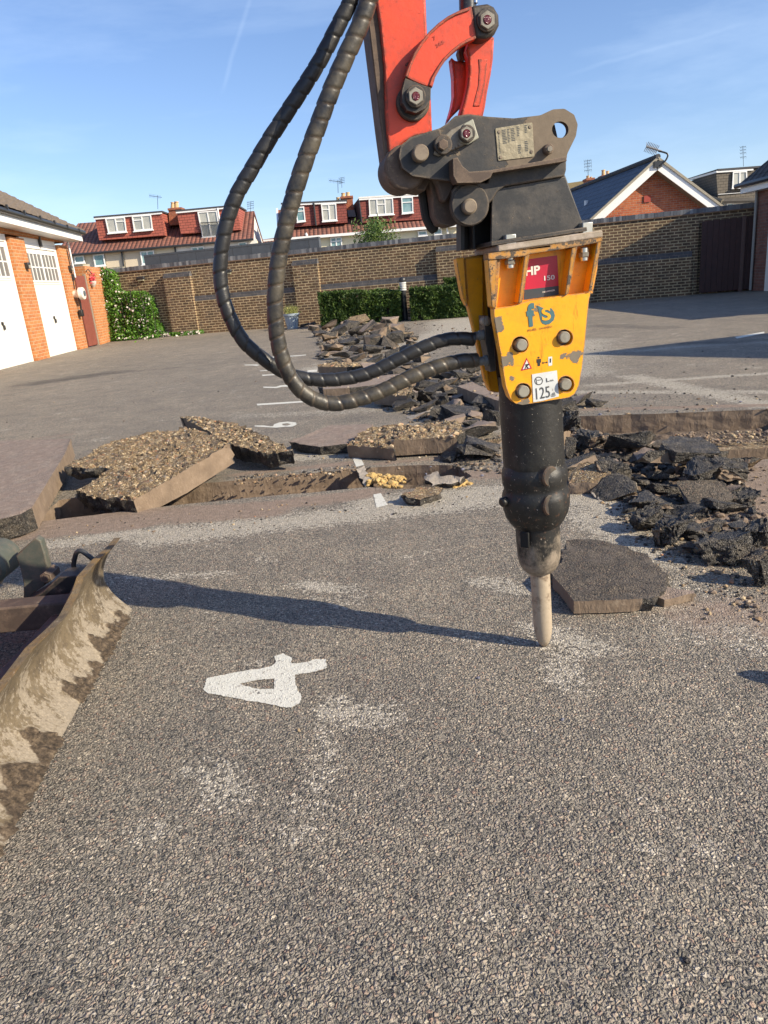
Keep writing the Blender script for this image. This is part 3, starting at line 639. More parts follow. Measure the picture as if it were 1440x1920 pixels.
# lumps
def lump_mesh(size,mats_w=(0,1,2),flatn=None,seed=0,rough=1.,npt=14,sub=2):
    rs=random.Random(seed); sx,sy,sz=size
    bm=bmesh.new()
    for i in range(npt):
        while True:
            p=V((rs.uniform(-1,1),rs.uniform(-1,1),rs.uniform(-1,1)))
            if max(abs(p.x),abs(p.y))>.62: break
        if i<npt*.75: p.z=(1 if p.z>0 else -1)*rs.uniform(.75,1)
        bm.verts.new((p.x*sx/2,p.y*sy/2,p.z*sz/2))
    h=bmesh.ops.convex_hull(bm,input=bm.verts)
    for e in set(h['geom_interior'])|set(h['geom_unused']):
        if isinstance(e,bmesh.types.BMVert) and e.is_valid: bm.verts.remove(e)
    bm.normal_update()
    flip=rs.random()<.35
    for f in bm.faces:
        if abs(f.normal.z)>.75: f.material_index=mats_w[0] if ((f.normal.z>0)!=flip) else mats_w[2]
        else: f.material_index=mats_w[1] if rs.random()<.25 else 2
    s=min(sx,sy,sz); L=max(sx,sy)
    cuts=sub
    for _ in range(cuts):
        bmesh.ops.triangulate(bm,faces=[f for f in bm.faces if len(f.verts)>4])
        bmesh.ops.subdivide_edges(bm,edges=bm.edges[:],cuts=1,use_grid_fill=True)
    bm.normal_update()
    off=V((seed*1.7,seed*.3,0)); q=9/L
    for v in bm.verts:
        d=noise.fractal(v.co*q*.5+off,1,2,3)*s*.09*rough+(abs(noise.noise(v.co*q*1.6+off))*.10-abs(noise.noise(v.co*q*3.4+off))*.09)*s*rough+.07*s*rough*noise.fractal(v.co*q*5+off,1,2,2)
        v.co+=v.normal*(d-.04*s)
    vs=[v.co.copy() for v in bm.verts]; fs=[tuple(v.index for v in f.verts) for f in bm.faces]; ms=[f.material_index for f in bm.faces]; bm.free()
    return vs,fs,ms
_seed=[100]
def chunk(x,y,w,h,kind='mix',z=0,label=None,group=None,cat='chunk',rot=None,rough=1.,name='asphalt_chunk',sub=2,dd=0):
    """x,y: pixel of its base centre, w,h: apparent size in pixels"""
    _seed[0]+=1; sd=_seed[0]; rs=random.Random(sd)
    b=gz(x,y,z); k=mpp(b); sx=w*k; sz=h*k*1.02; sy=sx*rs.uniform(.6,.95); sz=max(sx*.22,sz-sy*.8*H/math.hypot(b.x,b.y)) 
    b=b+V((b.x,b.y,0)).normalized()*sy*.45
    mm={'mix':(0,1,2),'black':(2,2,2),'brown':(0,1,3),'pale':(5,1,2),'gravel':(2,1,2),'dark':(6,2,2)}[kind]
    vs,fs,ms=lump_mesh((sx,sy,sz),mm,seed=sd,rough=rough*(1.3 if kind in('black','gravel') else .8),sub=sub,npt=16 if sub>1 else 12)
    a=rs.uniform(-.5,.5) if rot is None else rot; tx=rs.uniform(-.3,.3); ty=rs.uniform(-.3,.3)
    Rm=Matrix.Rotation(a,3,'Z')@Matrix.Rotation(tx,3,'X')@Matrix.Rotation(ty,3,'Y')
    vs=[Rm@v for v in vs]; mz=min(v.z for v in vs)
    mb=MB(); mb.add([v+b+V((0,0,-mz-.006)) for v in vs],fs,ms)
    return build(name,mb,[STOP,CUT,BROKEN,GRAVEL,STONE,PALE,DTOP],org=b,ang=32,label=label,cat=cat,group=group)
GP='broken asphalt pile right of the breaker'
chunk(1560,1312,110,90,kind='black',label='large black lump out of view beyond the right edge, added to cast a shadow',group=GP,sub=2)  # unseen lump, added to throw a shadow in from the right
for a in [(1232,880,98,30,'pale',.06,'flat chunk with pale dusty top in the middle of the right-hand pile'),
 (1282,872,100,50,'dark',.08,'big dark slab fragment leaning at the back of the right-hand pile'),
 (1308,908,66,46,'black',.06,'black lump tucked under the big dark leaning fragment'),
 (1364,908,62,52,'gravel',.03,'rough lump with tan gravel patch at the right of the pile'),
 (1402,884,44,26,'brown',0,'small block with tan cut face beside the trench at the far right'),
 (1326,962,104,56,'dark',.0,'broad black fragment lying low at the front right of the pile'),
 (1150,902,66,48,'gravel',.04,'grey stony lump left of the pale flat chunk'),
 (1088,890,68,40,'pale',.05,'whitish tan lump close against the breaker body'),
 (1100,926,92,34,'brown',0,'brown slab piece lying at the pile foot next to the breaker collar'),
 (1148,942,84,30,'pale',0,'low slab piece with dusty light top at the front left of the pile'),
 (1210,966,90,32,'black',0,'dark flat chunk at the pile front left of the rough rock row'),
 (1215,1000,60,44,'black',0,'rough rock in the front row, above the flat dark slab'),
 (1265,1030,80,58,'gravel',0,'rough rock with a brown patch, second in the front row'),
 (1356,1062,96,78,'black',0,'big jagged black rock flecked with tan, nearest in the pile'),
 (1420,1035,60,52,'black',0,'dark lump behind the nearest jagged rock at the right edge'),
 (1432,1105,70,72,'dark',0,'dark chunk cut off by the right edge of the picture'),
 (1176,858,94,50,'dark',.02,'dark slab fragment under the trench rim with a pale paint stripe'),
 (1108,842,44,38,'gravel',.04,'stony lump below the trench rim beside the breaker'),
 (1072,815,40,44,'black',-.05,'black block wedged in the trench corner behind the breaker'),
 (1250,935,66,30,'black',0,'thin black plate in the hollow of the pile'),
 (1068,862,26,50,'dark',0,'bluish upright sliver right against the breaker body'),
 (1290,985,70,40,'black',-.02,'black lump in the shaded hollow behind the rock row'),
 (1350,975,70,40,'black',-.02,'black lump right of the shaded hollow'),
 (1395,950,50,40,'gravel',0,'stony lump at the right side of the shaded hollow'),
 (1180,800,40,18,'black',-.12,'small black piece deep in the trench below its far rim'),(1330,900,60,36,'black',-.02,'black piece sunk behind the broad black fragment, right-hand pile')]:
    chunk(a[0],a[1],a[2]*1.2,a[3]*(1.12 if a[1]>990 else .95),kind=a[4],z=a[5],label=a[6],group=GP,sub=3)
# stripe of paint on one of them is a small painted sliver
GC='broken slabs and lumps left of the breaker'
for a in [(904,824,72,36,'mix',0,'grey squarish lump just left of the breaker body'),
 (893,866,88,22,'black',0,'flat black layer nearest the trench hole left of the breaker'),
 (905,850,80,18,'black',.04,'flat black layer under the grey squarish lump'),
 (840,742,30,34,'pale',0,'pale grey upright chunk behind the lower hose end'),
 (905,775,60,26,'black',0,'black ragged lump below the long brown slab'),
 (870,790,90,24,'black',0,'long black ragged layer in front of the long brown slab'),
 (830,790,44,24,'gravel',0,'light stony lump in front of the pale upright chunk'),
 (790,785,60,16,'pale',0,'low pale piece left of the black ragged layer'),
 (800,757,40,28,'gravel',0,'small stony lump under the lower hose'),
 (826,762,34,24,'black',0,'small black lump under the lower hose'),
 (872,738,40,20,'black',0,'black lump at the far end of the long brown slab'),
 (925,800,40,34,'dark',0,'dark lump against the left side of the breaker body'),
 (885,802,40,18,'mix',0,'small grey piece behind the squarish lump'),
 (845,868,50,14,'black',0,'thin black shard at the rim of the trench hole'),
 (620,742,44,20,'black',0,'black broken end by the long tan slab'),
 (1085,762,60,16,'mix',0,'low dark heap on the surface right behind the breaker'),
 (1120,764,50,18,'black',0,'small black heap beyond the right-hand trench rim'),
 (1062,775,40,24,'black',0,'black lump at the trench corner right of the breaker')]:
    chunk(*a[:4],kind=a[4],z=a[5],label=a[6],group=GC,sub=2)
ORD=['first','second','third','fourth','fifth','sixth','seventh','eighth','ninth','tenth','eleventh','twelfth','thirteenth','fourteenth','fifteenth']
small=[(668,700,46,16,'brown'),(775,705,46,20,'brown'),(805,728,52,20,'dark'),(840,728,46,16,'brown'),(780,742,50,16,'dark'),(862,756,44,16,'mix'),(900,745,40,18,'black'),(735,748,40,12,'black'),(700,690,40,16,'black'),(735,700,34,18,'black'),(770,690,40,16,'gravel'),(800,700,44,18,'black'),(760,715,36,14,'black'),(790,680,40,16,'mix'),(825,690,36,14,'black'),(850,705,36,18,'black'),(880,700,36,16,'gravel'),(895,718,30,14,'black'),(780,722,30,12,'gravel'),(820,715,30,16,'black'),(855,722,26,12,'gravel'),(718,710,30,12,'gravel') ]
for rn_,ya,yb in (('back',0,695),('middle',695,703),('front',703,760)):
    for k_,(x,y,w,h,k) in enumerate(sorted([q for q in small if ya<=q[1]<yb])):
        chunk(x,y,w,h,kind=k,label='small lump, %s from the left in the %s row behind the two hose ends'%(ORD[k_],rn_),group='small rubble behind the hose ends',sub=1,rough=1.2)
GF='broken blocks in the far pile'
far=[(620,618,38,12),(650,612,40,14),(675,612,44,14),(590,622,24,12),(640,630,44,16),(672,630,40,16),(700,622,44,18),(730,614,40,18),(745,630,40,22),(715,640,44,22),(690,645,40,16),(655,648,42,14),(622,640,40,13),(600,632,28,11),(630,662,48,13),(668,664,42,16),(700,664,40,18),(735,655,40,22),(760,640,36,18),(605,672,34,12),(640,674,50,14),(675,678,40,13),(705,682,36,14),(735,675,34,20),(760,662,34,16),(612,658,28,10),(770,652,26,12),(690,625,36,20),(660,620,36,18),(740,645,40,26),(720,628,38,22),(700,650,36,22),(775,640,22,10),(585,612,20,7),(572,613,20,5)]
rows_=[('back row',0,616),('second row from the back',616,627),('third row from the back',627,637),('middle row',637,648),('third row from the front',648,660),('second row from the front',660,670),('front row',670,700)]
for rn_,ya,yb in rows_:
    row=sorted([q for q in enumerate(far) if ya<=q[1][1]<yb],key=lambda q:q[1][0])
    for k_,(i,(x,y,w,h)) in enumerate(row):
        chunk(x,y,w,h*1.0,kind=('brown','mix','brown','mix','black','dark')[i%6],z=.06*(i>=27 and i<32),label='%s block from the left in the %s of the far pile'%(ORD[k_],rn_),group=GF,sub=2,rough=.7,cat='paving block',name='broken_block')
def sandpile():
    mb=MB()
    for (x,y,r,n) in [(708,905,.07,60),(728,898,.05,40),(745,900,.05,40),(840,905,.06,50),(865,908,.04,30),(700,893,.04,30),(735,912,.05,50),(815,905,.05,30)]:
        c=gz(x,y,0)
        for _ in range(n):
            a=U(0,6.28); q=abs(random.gauss(0,.5))*r; pebble(mb,c+V((math.cos(a)*q*1.3,math.sin(a)*q,max(0,(r-q)*.45)*U(.2,1))),U(.006,.022))
    build('sand_heap',mb,SAND,org=gz(740,905),kind='stuff',label='clumps of yellow sand spilled over the trench edge',cat='sand')
sandpile()
def crumbs():
    mb=MB()
    def sc(n,poly,r0,r1,m):
        P=pg(poly); xs=[p.x for p in P]; ys=[p.y for p in P]; c=0
        while c<n:
            x,y=U(min(xs),max(xs)),U(min(ys),max(ys))
            if inpoly(np.array([x]),np.array([y]),P)[0]:
                r=r0+(r1-r0)*rnd()**3; pebble(mb,V((x,y,r*.3)),r,m if not isinstance(m,tuple) else random.choice(m)); c+=1
    sc(260,[(60,990),(690,930),(960,900),(950,950),(500,990),(100,1030)],.002,.008,(0,0,1,2))
    sc(420,[(560,860),(1130,730),(1440,745),(1440,770),(1070,785),(900,900),(700,880)],.003,.016,(0,0,1,2,3))
    sc(420,[(1070,900),(1180,960),(1440,1180),(1440,860),(1300,870)],.003,.016,(0,0,1,2))
    sc(1700,[(1075,860),(1180,905),(1300,1000),(1400,1040),(1440,1000),(1390,900),(1330,850),(1180,830),(1070,800)],.004,.034,(0,0,0,0,1,1))
    sc(300,[(1160,930),(1300,1020),(1330,1000),(1200,900)],.008,.034,(0,0,0,1))
    sc(260,[(870,830),(940,820),(940,890),(850,880)],.006,.022,(0,0,1))
    sc(500,[(590,616),(770,612),(775,680),(600,686)],.015,.07,(0,0,1))
    sc(900,[(690,690),(910,690),(930,800),(760,800),(740,730)],.010,.045,(0,0,0,1))
    sc(500,[(1120,940),(1200,930),(1440,1080),(1440,1180),(1250,1060)],.002,.012,(0,0,1,2))
    sc(160,[(1100,960),(1440,1300),(1440,1100),(1180,950)],.002,.009,(1,2,0))
    sc(500,[(590,700),(760,600),(900,620),(900,760),(740,770),(590,770)],.005,.03,(0,0,0,1))
    sc(60,[(0,700),(500,640),(560,800),(0,840)],.004,.014,(0,1,2))
    sc(80,[(1100,640),(1440,620),(1440,760),(1100,760)],.004,.014,(0,0,0))
    sc(160,[(440,895),(660,872),(690,885),(440,912)],.004,.016,(0,1,1,2))
    sc(260,[(1250,815),(1500,803),(1500,826),(1280,836)],.006,.02,(1,1,2))
    for x,y,m in [(897,1272,3),(1288,1802,0),(1337,1112,1),(1405,1122,1),(560,1370,2),(250,655,1),(1055,1350,3)]:
        p=gz(x,y); pebble(mb,p+V((0,0,.002)),.006 if y>1200 else .014,m)
    build('loose_debris',mb,[BROKEN,SAND if 0 else CUT,STONE,simple('small_litter',(.16,.16,.2),.6)],kind='stuff',smooth=False,label='crumbs and pebbles scattered over the asphalt round the trenches',cat='debris')
crumbs()
for x,y in [(492,703),(0,0)][:1]: pass
rows2={'back':[(1130,838,38,20),(1165,850,40,22),(1205,848,46,24),(1240,846,40,20),(1345,862,36,18),(1085,846,30,20)],
'middle':[(1110,868,40,22),(1205,872,44,24),(1235,905,50,24),(1290,890,46,24),(1330,932,50,24),(1370,925,40,22),(1140,880,36,20),(1270,925,44,22),(1195,915,40,18)],
'front':[(1195,945,36,18),(1235,962,44,22),(1258,985,40,22),(1300,1005,46,26),(1330,1000,40,26),(1385,1000,44,26),(1290,1030,30,18),(1420,1060,40,30),(1180,962,28,14),(1340,1028,40,24),(1395,1050,44,26)]}
for rn_,l_ in rows2.items():
    for k_,(x,y,w,h) in enumerate(sorted(l_)):
        chunk(x,y,w*1.15,h,kind=('black','brown','gravel','mix','dark')[k_%5],z=.02,label='%s small fragment from the left in the %s of the right-hand pile'%(ORD[k_],rn_),group='small fragments in the right-hand pile',sub=2,rough=1.3)
rows3={'upper':[(700,705,50,16),(745,712,46,16),(790,705,40,18),(830,712,40,18),(865,712,44,16),(890,705,36,16),(680,712,40,14)],
'middle':[(770,752,44,18),(815,745,46,20),(850,740,40,20),(885,735,36,18),(760,770,50,14),(800,775,46,18),(845,772,40,20)],
'lower':[(855,795,46,18),(890,790,36,18),(920,775,36,20),(910,815,40,18),(870,815,40,14),(925,840,36,16),(880,848,44,14),(840,812,30,12)]}
for rn_,l_ in rows3.items():
    for k_,(x,y,w,h) in enumerate(sorted(l_)):
        chunk(x,y,w*1.1,h,kind=('black','brown','dark','gravel','mix','black')[k_%6],z=.01,label='%s flat fragment from the left in the %s row left of the breaker'%(ORD[k_],rn_),group='flat fragments in the middle rubble trail',sub=2,rough=1.)
#SPLIT2
# =============================================================== MACHINE (side view plane: LP)
def za(l): return [(680+a/3,a2/3) for a,a2 in l]                 # arm zoom -> photo pixels
def zb(l): return [(820+a/4,400+b/4) for a,b in l]               # breaker zoom -> photo pixels
def plate(mb,pts,d0,d1,m=0,holes=(),side=None):
    P=[LP(x,y,d0) for x,y in pts]; mb.prism(P,EY*(d1-d0)*KD,m,side,[[LP(x,y,d0) for x,y in h] for h in holes])
def rounded(pts,r=3,k=4):
    out=[]; n=len(pts)
    for i in range(n):
        p=V(pts[i]).to_2d() if len(pts[i])>2 else V(pts[i]); a=V(pts[i-1]); b=V(pts[(i+1)%n])
        la=(a-p).length; lb=(b-p).length; ra=min(r,la*.45); rb=min(r,lb*.45)
        A=p+(a-p)/la*ra; B=p+(b-p)/lb*rb
        for q in range(k+1):
            t=q/k; out.append(tuple(A*(1-t)**2+p*2*t*(1-t)+B*t*t))
    return out
def ring(cx,cy,r,n=20): return [(cx+r*math.cos(2*math.pi*k/n),cy+r*math.sin(2*math.pi*k/n)) for k in range(n)]
def catmull(P,k=8):
    P=[V(p) for p in P]; out=[]; n=len(P)
    for i in range(n-1):
        a=P[max(i-1,0)];b=P[i];c=P[i+1];d=P[min(i+2,n-1)]
        for q in range(k):
            t=q/k; out.append(.5*((2*b)+(c-a)*t+(2*a-5*b+4*c-d)*t*t+(3*b-a-3*c+d)*t**3))
    out.append(P[-1]); return out
def pin(mb,x,y,rpx,d0,d1,m=0,bev=.002,seg=24):
    a=LP(x,y,d0); mb.cyl(a,a+EY*(d1-d0)*KD,rpx*mpp(a),seg,m,bev=bev)
def hexnut(mb,x,y,rpx,d0,d1,m=0):
    a=LP(x,y,d0); mb.cyl(a,a+EY*(d1-d0)*KD,rpx*mpp(a),6,m,bev=.0015)
GREASE=simple('red_grease',(.10,.006,.010),.18,.4,60,0,.004,80,.8)
RUBBER=simple('black_rubber',(.015,.015,.015),.6,.3)
DGREEN=painted('dirty_green_grey_metal',(.075,.085,.07),(.22,.15,.09),(.16,.13,.10),.45,1.,.65,.006,.6)
base=V((TIP.x-.25,TIP.y,0))
# ---- excavator: only its arm, blade and track ends can be seen
ex=thing('mini_excavator','orange-red digger with its arm at the top and muddy blade at bottom left','excavator',V((-2.2,2.0,0)))
mb=MB()
arm=za([(75,-160),(352,-160),(356,0),(366,250),(384,530),(392,742),(300,765),(235,800),(180,850),(150,890),(128,640),(122,380),(98,150),(76,0)])
plate(mb,arm,-.055,.105,0)
armp=build('dipper_arm',mb,[ORANGE,BROWNM],ex,bev=.004)
armp['label']='scratched orange-red steel arm'
mb=MB(); plate(mb,za([(30,-160),(73,-160),(75,0),(98,150),(122,380),(128,640),(148,885),(125,890),(100,700),(62,380),(30,120)]),-.04,.10)
build('arm_side_plate',mb,BROWNM,armp,bev=.003)  # left side face of the arm, a brown plate
# bottom boss of the arm
mb=MB(); c=LP(680+245/3,940/3,-.10); r=122/3*mpp(c); mb.cyl(c+EY*.004,c+EY*.115,r,40,0,bev=.006)
plate(mb,za([(128,870),(190,800),(330,790),(400,980),(350,1075),(180,1050),(124,960)]),-.05,.10)
build('pivot_boss',mb,BROWNM,armp,bev=.003)
mb=MB()
for cx,cy,r,d in ((285,575,95,-.075),(300,545,82,-.105)):
    a=LP(680+cx/3,cy/3,d); mb.cyl(a,a+EY*(.03 if d<-.1 else .02),r/3*mpp(a),36,0,bev=.003)
build('pivot_collar',mb,GREYP,armp)
# tipping link (right-hand, hollow)
tl=MB(); out=[(604,215),(742,205),(735,330),(722,420),(702,520),(690,600),(676,660),(545,660),(575,560),(592,480),(600,400),(598,330),(585,280)]
plate(tl,za(out),-.055,.0,0); 
plate(tl,za([(500,318),(520,340),(590,345),(600,560),(500,660),(478,692),(505,600),(516,540),(514,430)]),.02,.075,0)
plate(tl,za([(560,250),(735,240),(735,330),(600,330)]),.0,.06,0)
tlo=build('tipping_link',tl,[ORANGE],ex,bev=.005)
mb=MB(); plate(mb,za([(650,330),(705,330),(690,470),(660,600),(620,600),(650,480),(655,400)]),-.0575,-.05,0)
build('raised_rib',mb,ORANGE,tlo,bev=.002)
# banana link
out=[(240,432),(262,360),(290,295),(330,232),(372,180),(425,130),(480,90),(540,60),(600,38),(612,30),(640,215),(600,232),(550,262),(510,295),(470,335),(438,382),(410,432),(392,492),(340,478),(285,455)]
bl=MB(); plate(bl,za(out),-.115,-.07,0)
blo=build('curved_link',bl,ORANGE,ex,bev=.004)
mb=MB()                                                                       # raised rims
inn=[(268,420),(292,350),(325,285),(370,222),(430,165),(500,118),(600,82),(598,62),(540,78),(470,110),(405,160),(345,222),(300,292),(270,360),(248,425)]
plate(mb,za([(240,432),(262,360),(290,295),(330,232),(372,180),(425,130),(480,90),(540,60),(600,38),(604,56),(545,76),(487,106),(434,146),(384,194),(343,246),(304,306),(278,368),(256,438)]),-.122,-.113)
plate(mb,za([(640,215),(600,232),(550,262),(510,295),(470,335),(438,382),(410,432),(392,492),(374,480),(392,425),(424,372),(458,322),(500,280),(542,246),(590,216),(636,198)]),-.122,-.113)
build('link_rim',mb,painted('chipped_orange',(.62,.07,.028),(.10,.075,.05),(.22,.06,.03),.5,1.,.5,.008,.5),blo,bev=.002)
mb=MB()
for s,(a,b),w,dy in (('7',(402,228),18,30),('266',(418,270),52,28)):
    P0=LP(680+a/3,b/3,-.1155); P1=LP(680+(a+w*.85)/3,(b-w*.55)/3,-.1155); text_mb(mb,s,P0,P1,-EY,dy/3*mpp(P0)*.7,bold=.03,depth=.0012)
build('cast_number',mb,painted('cast_orange',(.42,.045,.02),(.2,.03,.02),(.2,.03,.02),.0,.0,.6),blo,smooth=False)
mb=MB()
plate(mb,za([(612,30),(700,18),(742,40),(768,85),(770,140),(745,190),(700,214),(640,218)]),-.118,-.04); build('link_end_eye',mb,GREYP,blo,bev=.006); mb=MB()
plate(mb,za([(240,440),(285,457),(340,480),(384,492),(382,560),(352,610),(300,636),(250,620),(222,575),(222,510)]),-.118,-.07)
build('link_end_eye',mb,GREYP,blo,bev=.006)
for cx,cy,r in ((703,110,60),(300,540,58)):
    gp=MB(); g2=MB(); g3=MB(); x,y=680+cx/3,cy/3
    pin(gp,x,y,r/3,-.132,-.10); hexnut(g2,x,y,r*.8/3,-.142,-.13); pin(g3,x,y,r*.40/3,-.1445,-.14)
    lp_=build('link_pin',gp,GREYP,ex); build('grease_nut',g2,STEEL,lp_); build('grease',g3,GREASE,lp_)
mb=MB()
a=LP(874,-160,.02); b=LP(877,30,.02); mb.cyl(a,b,16*mpp(b),28)
build('cylinder_rod',mb,painted('dark_rod',(.03,.03,.032),(.3,.28,.25),(.1,.1,.1),.2,.5,.3),ex)
mb=MB(); a=LP(889,-160,.0); b=LP(891,6,.0); mb.cyl(a,b,5*mpp(b),16); build('chrome_rod',mb,simple('chrome',(.55,.55,.56),.2,.1,10,1),ex)
mb=MB(); plate(mb,za([(560,215),(690,230),(700,300),(600,320),(555,345),(540,290)]),.0,.05); build('rod_eye',mb,GREYP,ex,bev=.005)
# upper arm out of the frame, up and back to the machine
mb=MB()
top=[LP(703,-20,0),LP(799,-20,0)]; 
A=LP(745,-150,.02); B=A+V((-.30,-.05,.85)); C=V((-2.3,1.9,2.15))
mb.box((-.07,-.075,0),(.07,.075,(B-A).length),0,X=EX,Y=EY,Z=(B-A).normalized(),o=A); 
mb.box((-.09,-.08,0),(.09,.08,(C-B).length),0,X=V((0,0,1)),Y=EY,Z=(C-B).normalized(),o=B)
build('boom',mb,ORANGE,ex,bev=.008)
# ---- dozer blade
def blade():
    topx=[(223,1002),(206,1025),(179,1049),(151,1080),(141,1110),(117,1155),(89,1183),(55,1214),(27,1251),(0,1286),(-30,1322),(-60,1362),(-100,1415),(-150,1480),(-200,1545)]
    T_=[gx(x,y,-.955) for x,y in topx]; T_[0]=gy(221,1008,2.515); T_[0].x=-.985
    ys=np.array([p.y for p in T_])[::-1]; zs=np.array([p.z for p in T_])[::-1]; xs=np.array([p.x for p in T_])[::-1]
    y0,y1=ys[0],2.515; nu,nv=420,84; mb=MB(); mud=[]
    for i in range(nu+1):
        y=y0+(y1-y0)*i/nu; zt=float(np.interp(y,ys,zs)); xt=float(np.interp(y,ys,xs)); xb=-.985+(2.52-y)*.072
        zt+=.0025*noise.noise(V((0,y*30,0)))
        for j in range(nv+1):
            v=j/nv; z=zt*v; x=xb*(1-v)+xt*v-.085*math.sin(math.pi*min(1,v*1.02))*(1-.15*v)
            if v>.9: x+=.012*(v-.9)/.1
            n1=noise.fractal(V((y*7,z*10,3)),1,2,4); n2=noise.fractal(V((y*28,z*28,9)),1,2,4)
            edge=.048+.075*noise.noise(V((y*4.2,2,0)))+.06*noise.noise(V((y*15,7,0)))-(.05 if y>2.42 else 0)
            k=max(0.,min(1.,(edge+.02*n2-z)/.018)) if y>1.1 else 0
            k*= 1. if noise.noise(V((y*3.1,5,1)))>-.42 else .1
            mb.v.append(V((x+k*(.003+.022*abs(n2)+.020*abs(noise.noise(V((y*42,z*42,1))))+.010*abs(noise.noise(V((y*110,z*110,4))))+.006*noise.noise(V((y*220,z*220,7))))+.0012*n1,y,max(z,.001)))); mud.append(k)
    o=len(mb.v)
    for i in range(nu+1):                                                    # back skin 9 mm behind
        for j in range(nv+1):
            p=mb.v[i*(nv+1)+j]; y=p.y; v=j/nv; zt=float(np.interp(y,ys,zs)); xt=float(np.interp(y,ys,xs)); xb=-.985+(2.52-y)*.072
            mb.v.append(V((xb*(1-v)+xt*v-.085*math.sin(math.pi*min(1,v*1.02))*(1-.15*v)-.011,y,zt*v)))
    q=lambda i,j,b=0:(o if b else 0)+i*(nv+1)+j
    for i in range(nu):
        for j in range(nv):
            mb.f.append((q(i,j),q(i+1,j),q(i+1,j+1),q(i,j+1))); mb.f.append((q(i,j,1),q(i,j+1,1),q(i+1,j+1,1),q(i+1,j,1)))
        mb.f.append((q(i,nv),q(i+1,nv),q(i+1,nv,1),q(i,nv,1)))
    for j in range(nv):
        mb.f.append((q(nu,j),q(nu,j,1),q(nu,j+1,1),q(nu,j+1))); mb.f.append((q(0,j),q(0,j+1),q(0,j+1,1),q(0,j,1)))
    mb.m=[0]*len(mb.f); mb.att={'mud':np.array(mud+[0]*(len(mb.v)-o),'f')}
    m=MN('muddy_blade_steel'); n=m.noise(9,7,.7,vec=m.map((1,1.6,.8))); n2=m.noise(40,6,.7); s=m.n('ShaderNodeSeparateXYZ'); m.lk(m.tc.outputs['Object'],s.inputs[0])
    st=m.noise(17,8,.78); sp=m.noise(60,6,.75); fine=m.noise(150,4,.7)
    c=m.ramp(st,[(.28,(.05,.04,.03)),(.42,(.10,.076,.048)),(.55,(.15,.115,.07)),(.68,(.12,.10,.075)),(.8,(.21,.17,.125))])
    c=m.mix(m.rng(m.math('MULTIPLY',m.noise(5,5,.7),m.rng(s.outputs[2],.08,.3)),.42,.55,0,.6),c,(.26,.15,.04))
    low=m.math('ADD',m.math('ADD',m.math('MULTIPLY',n,.55),m.math('MULTIPLY',sp,.45)),m.math('MULTIPLY',m.rng(s.outputs[2],.27,.02),.17))
    c=m.mix(m.rng(low,.59,.64,0,.88),c,m.ramp(fine,[(.3,(.20,.168,.125)),(.6,(.31,.265,.205)),(.8,(.42,.37,.295))]))
    c=m.mix(m.rng(sp,.63,.67,0,.85),c,(.42,.34,.24)); c=m.mix(m.rng(fine,.66,.72,0,.5),c,(.5,.42,.31)); c=m.mix(m.rng(sp,.36,.31,0,.7),c,(.07,.05,.03))
    mm=m.math('ADD',m.attr('mud'),m.math('MULTIPLY',m.math('SUBTRACT',sp,.5),1.2)); c=m.mix(m.rng(mm,.35,.55),c,m.ramp(m.noise(60,6,.75),[(.38,(.022,.016,.010)),(.5,(.065,.046,.030)),(.6,(.12,.088,.058)),(.72,(.20,.155,.105))]))
    sc_=m.noise(7,6,.85,vec=m.map((4,14,2),rot=(.5,0,0))); c=m.mix(m.rng(sc_,.62,.66,0,.5),c,(.09,.075,.055)); m.bump(st,.004); m.bump(sp,.003); m.bump(fine,.0015); m.out(c,.85)
    b=build('dozer_blade',mb,m.m,ex,ang=60); b['label']='curved dozer blade caked in tan mud'
    return b
bl_=blade()
Yp=2.44
mb=MB(); P=[gy(x,y,Yp) for x,y in [(29,1042),(48,1024),(66,1008),(76,1014),(84,1040),(92,1075),(84,1098),(62,1112),(56,1140),(44,1138),(44,1095),(38,1068)]]
mb.prism(P,V((0,.035,0))); build('cylinder_bracket',mb,DGREEN,bl_,bev=.004)
mb=MB(); P=[gy(x,y,Yp-.05) for x,y in [(50,1128),(62,1112),(100,1090),(128,1064),(172,1060),(162,1090),(140,1103),(100,1114),(60,1136)]]
mb.prism(P,V((0,-.09,0))); build('blade_gusset',mb,GREYP,bl_,bev=.004)
mb=MB(); pts=[gy(x,y,Yp-.04) for x,y in [(140,1068),(138,1058),(142,1040),(146,1034),(152,1033),(163,1040),(175,1049)]]; mb.tube(catmull(pts,4),.0085,10); build('lifting_loop',mb,DARKF,bl_)
mb=MB(); a=gy(92,1078,Yp-.02); mb.cyl(a+V((0,-.03,0)),a+V((0,.05,0)),.022,6,bev=.002); mb.cyl(a+V((0,-.04,0)),a,.012,16); build('pivot_bolt',mb,BROWNM,bl_)
mb=MB()
for (y,z0,z1) in ((2.22,.10,.19),(1.52,.10,.19)):
    mb.box((-2.3,y-.04,z0),(-1.045,y+.04,z1))
mb.box((-1.12,1.45,.085),(-1.06,2.30,.15))
build('push_arm',mb,BROWNM,ex,bev=.006)
mb=MB()
for z in (.06,): mb.box((-1.14,1.35,z),(-1.035,2.40,z+.014))
build('stiffener_shelf',mb,GREYP,bl_,bev=.002)
mb=MB(); a=gy(6,1050,2.62); a=gy(-14,1056,2.48); mb.cyl(a+V((0,-.05,0)),a+V((0,.10,0)),.068,28,bev=.014); mb.cyl(a+V((-.6,.02,.03)),a,.05,24,bev=.006)
build('blade_cylinder',mb,DGREEN,ex)
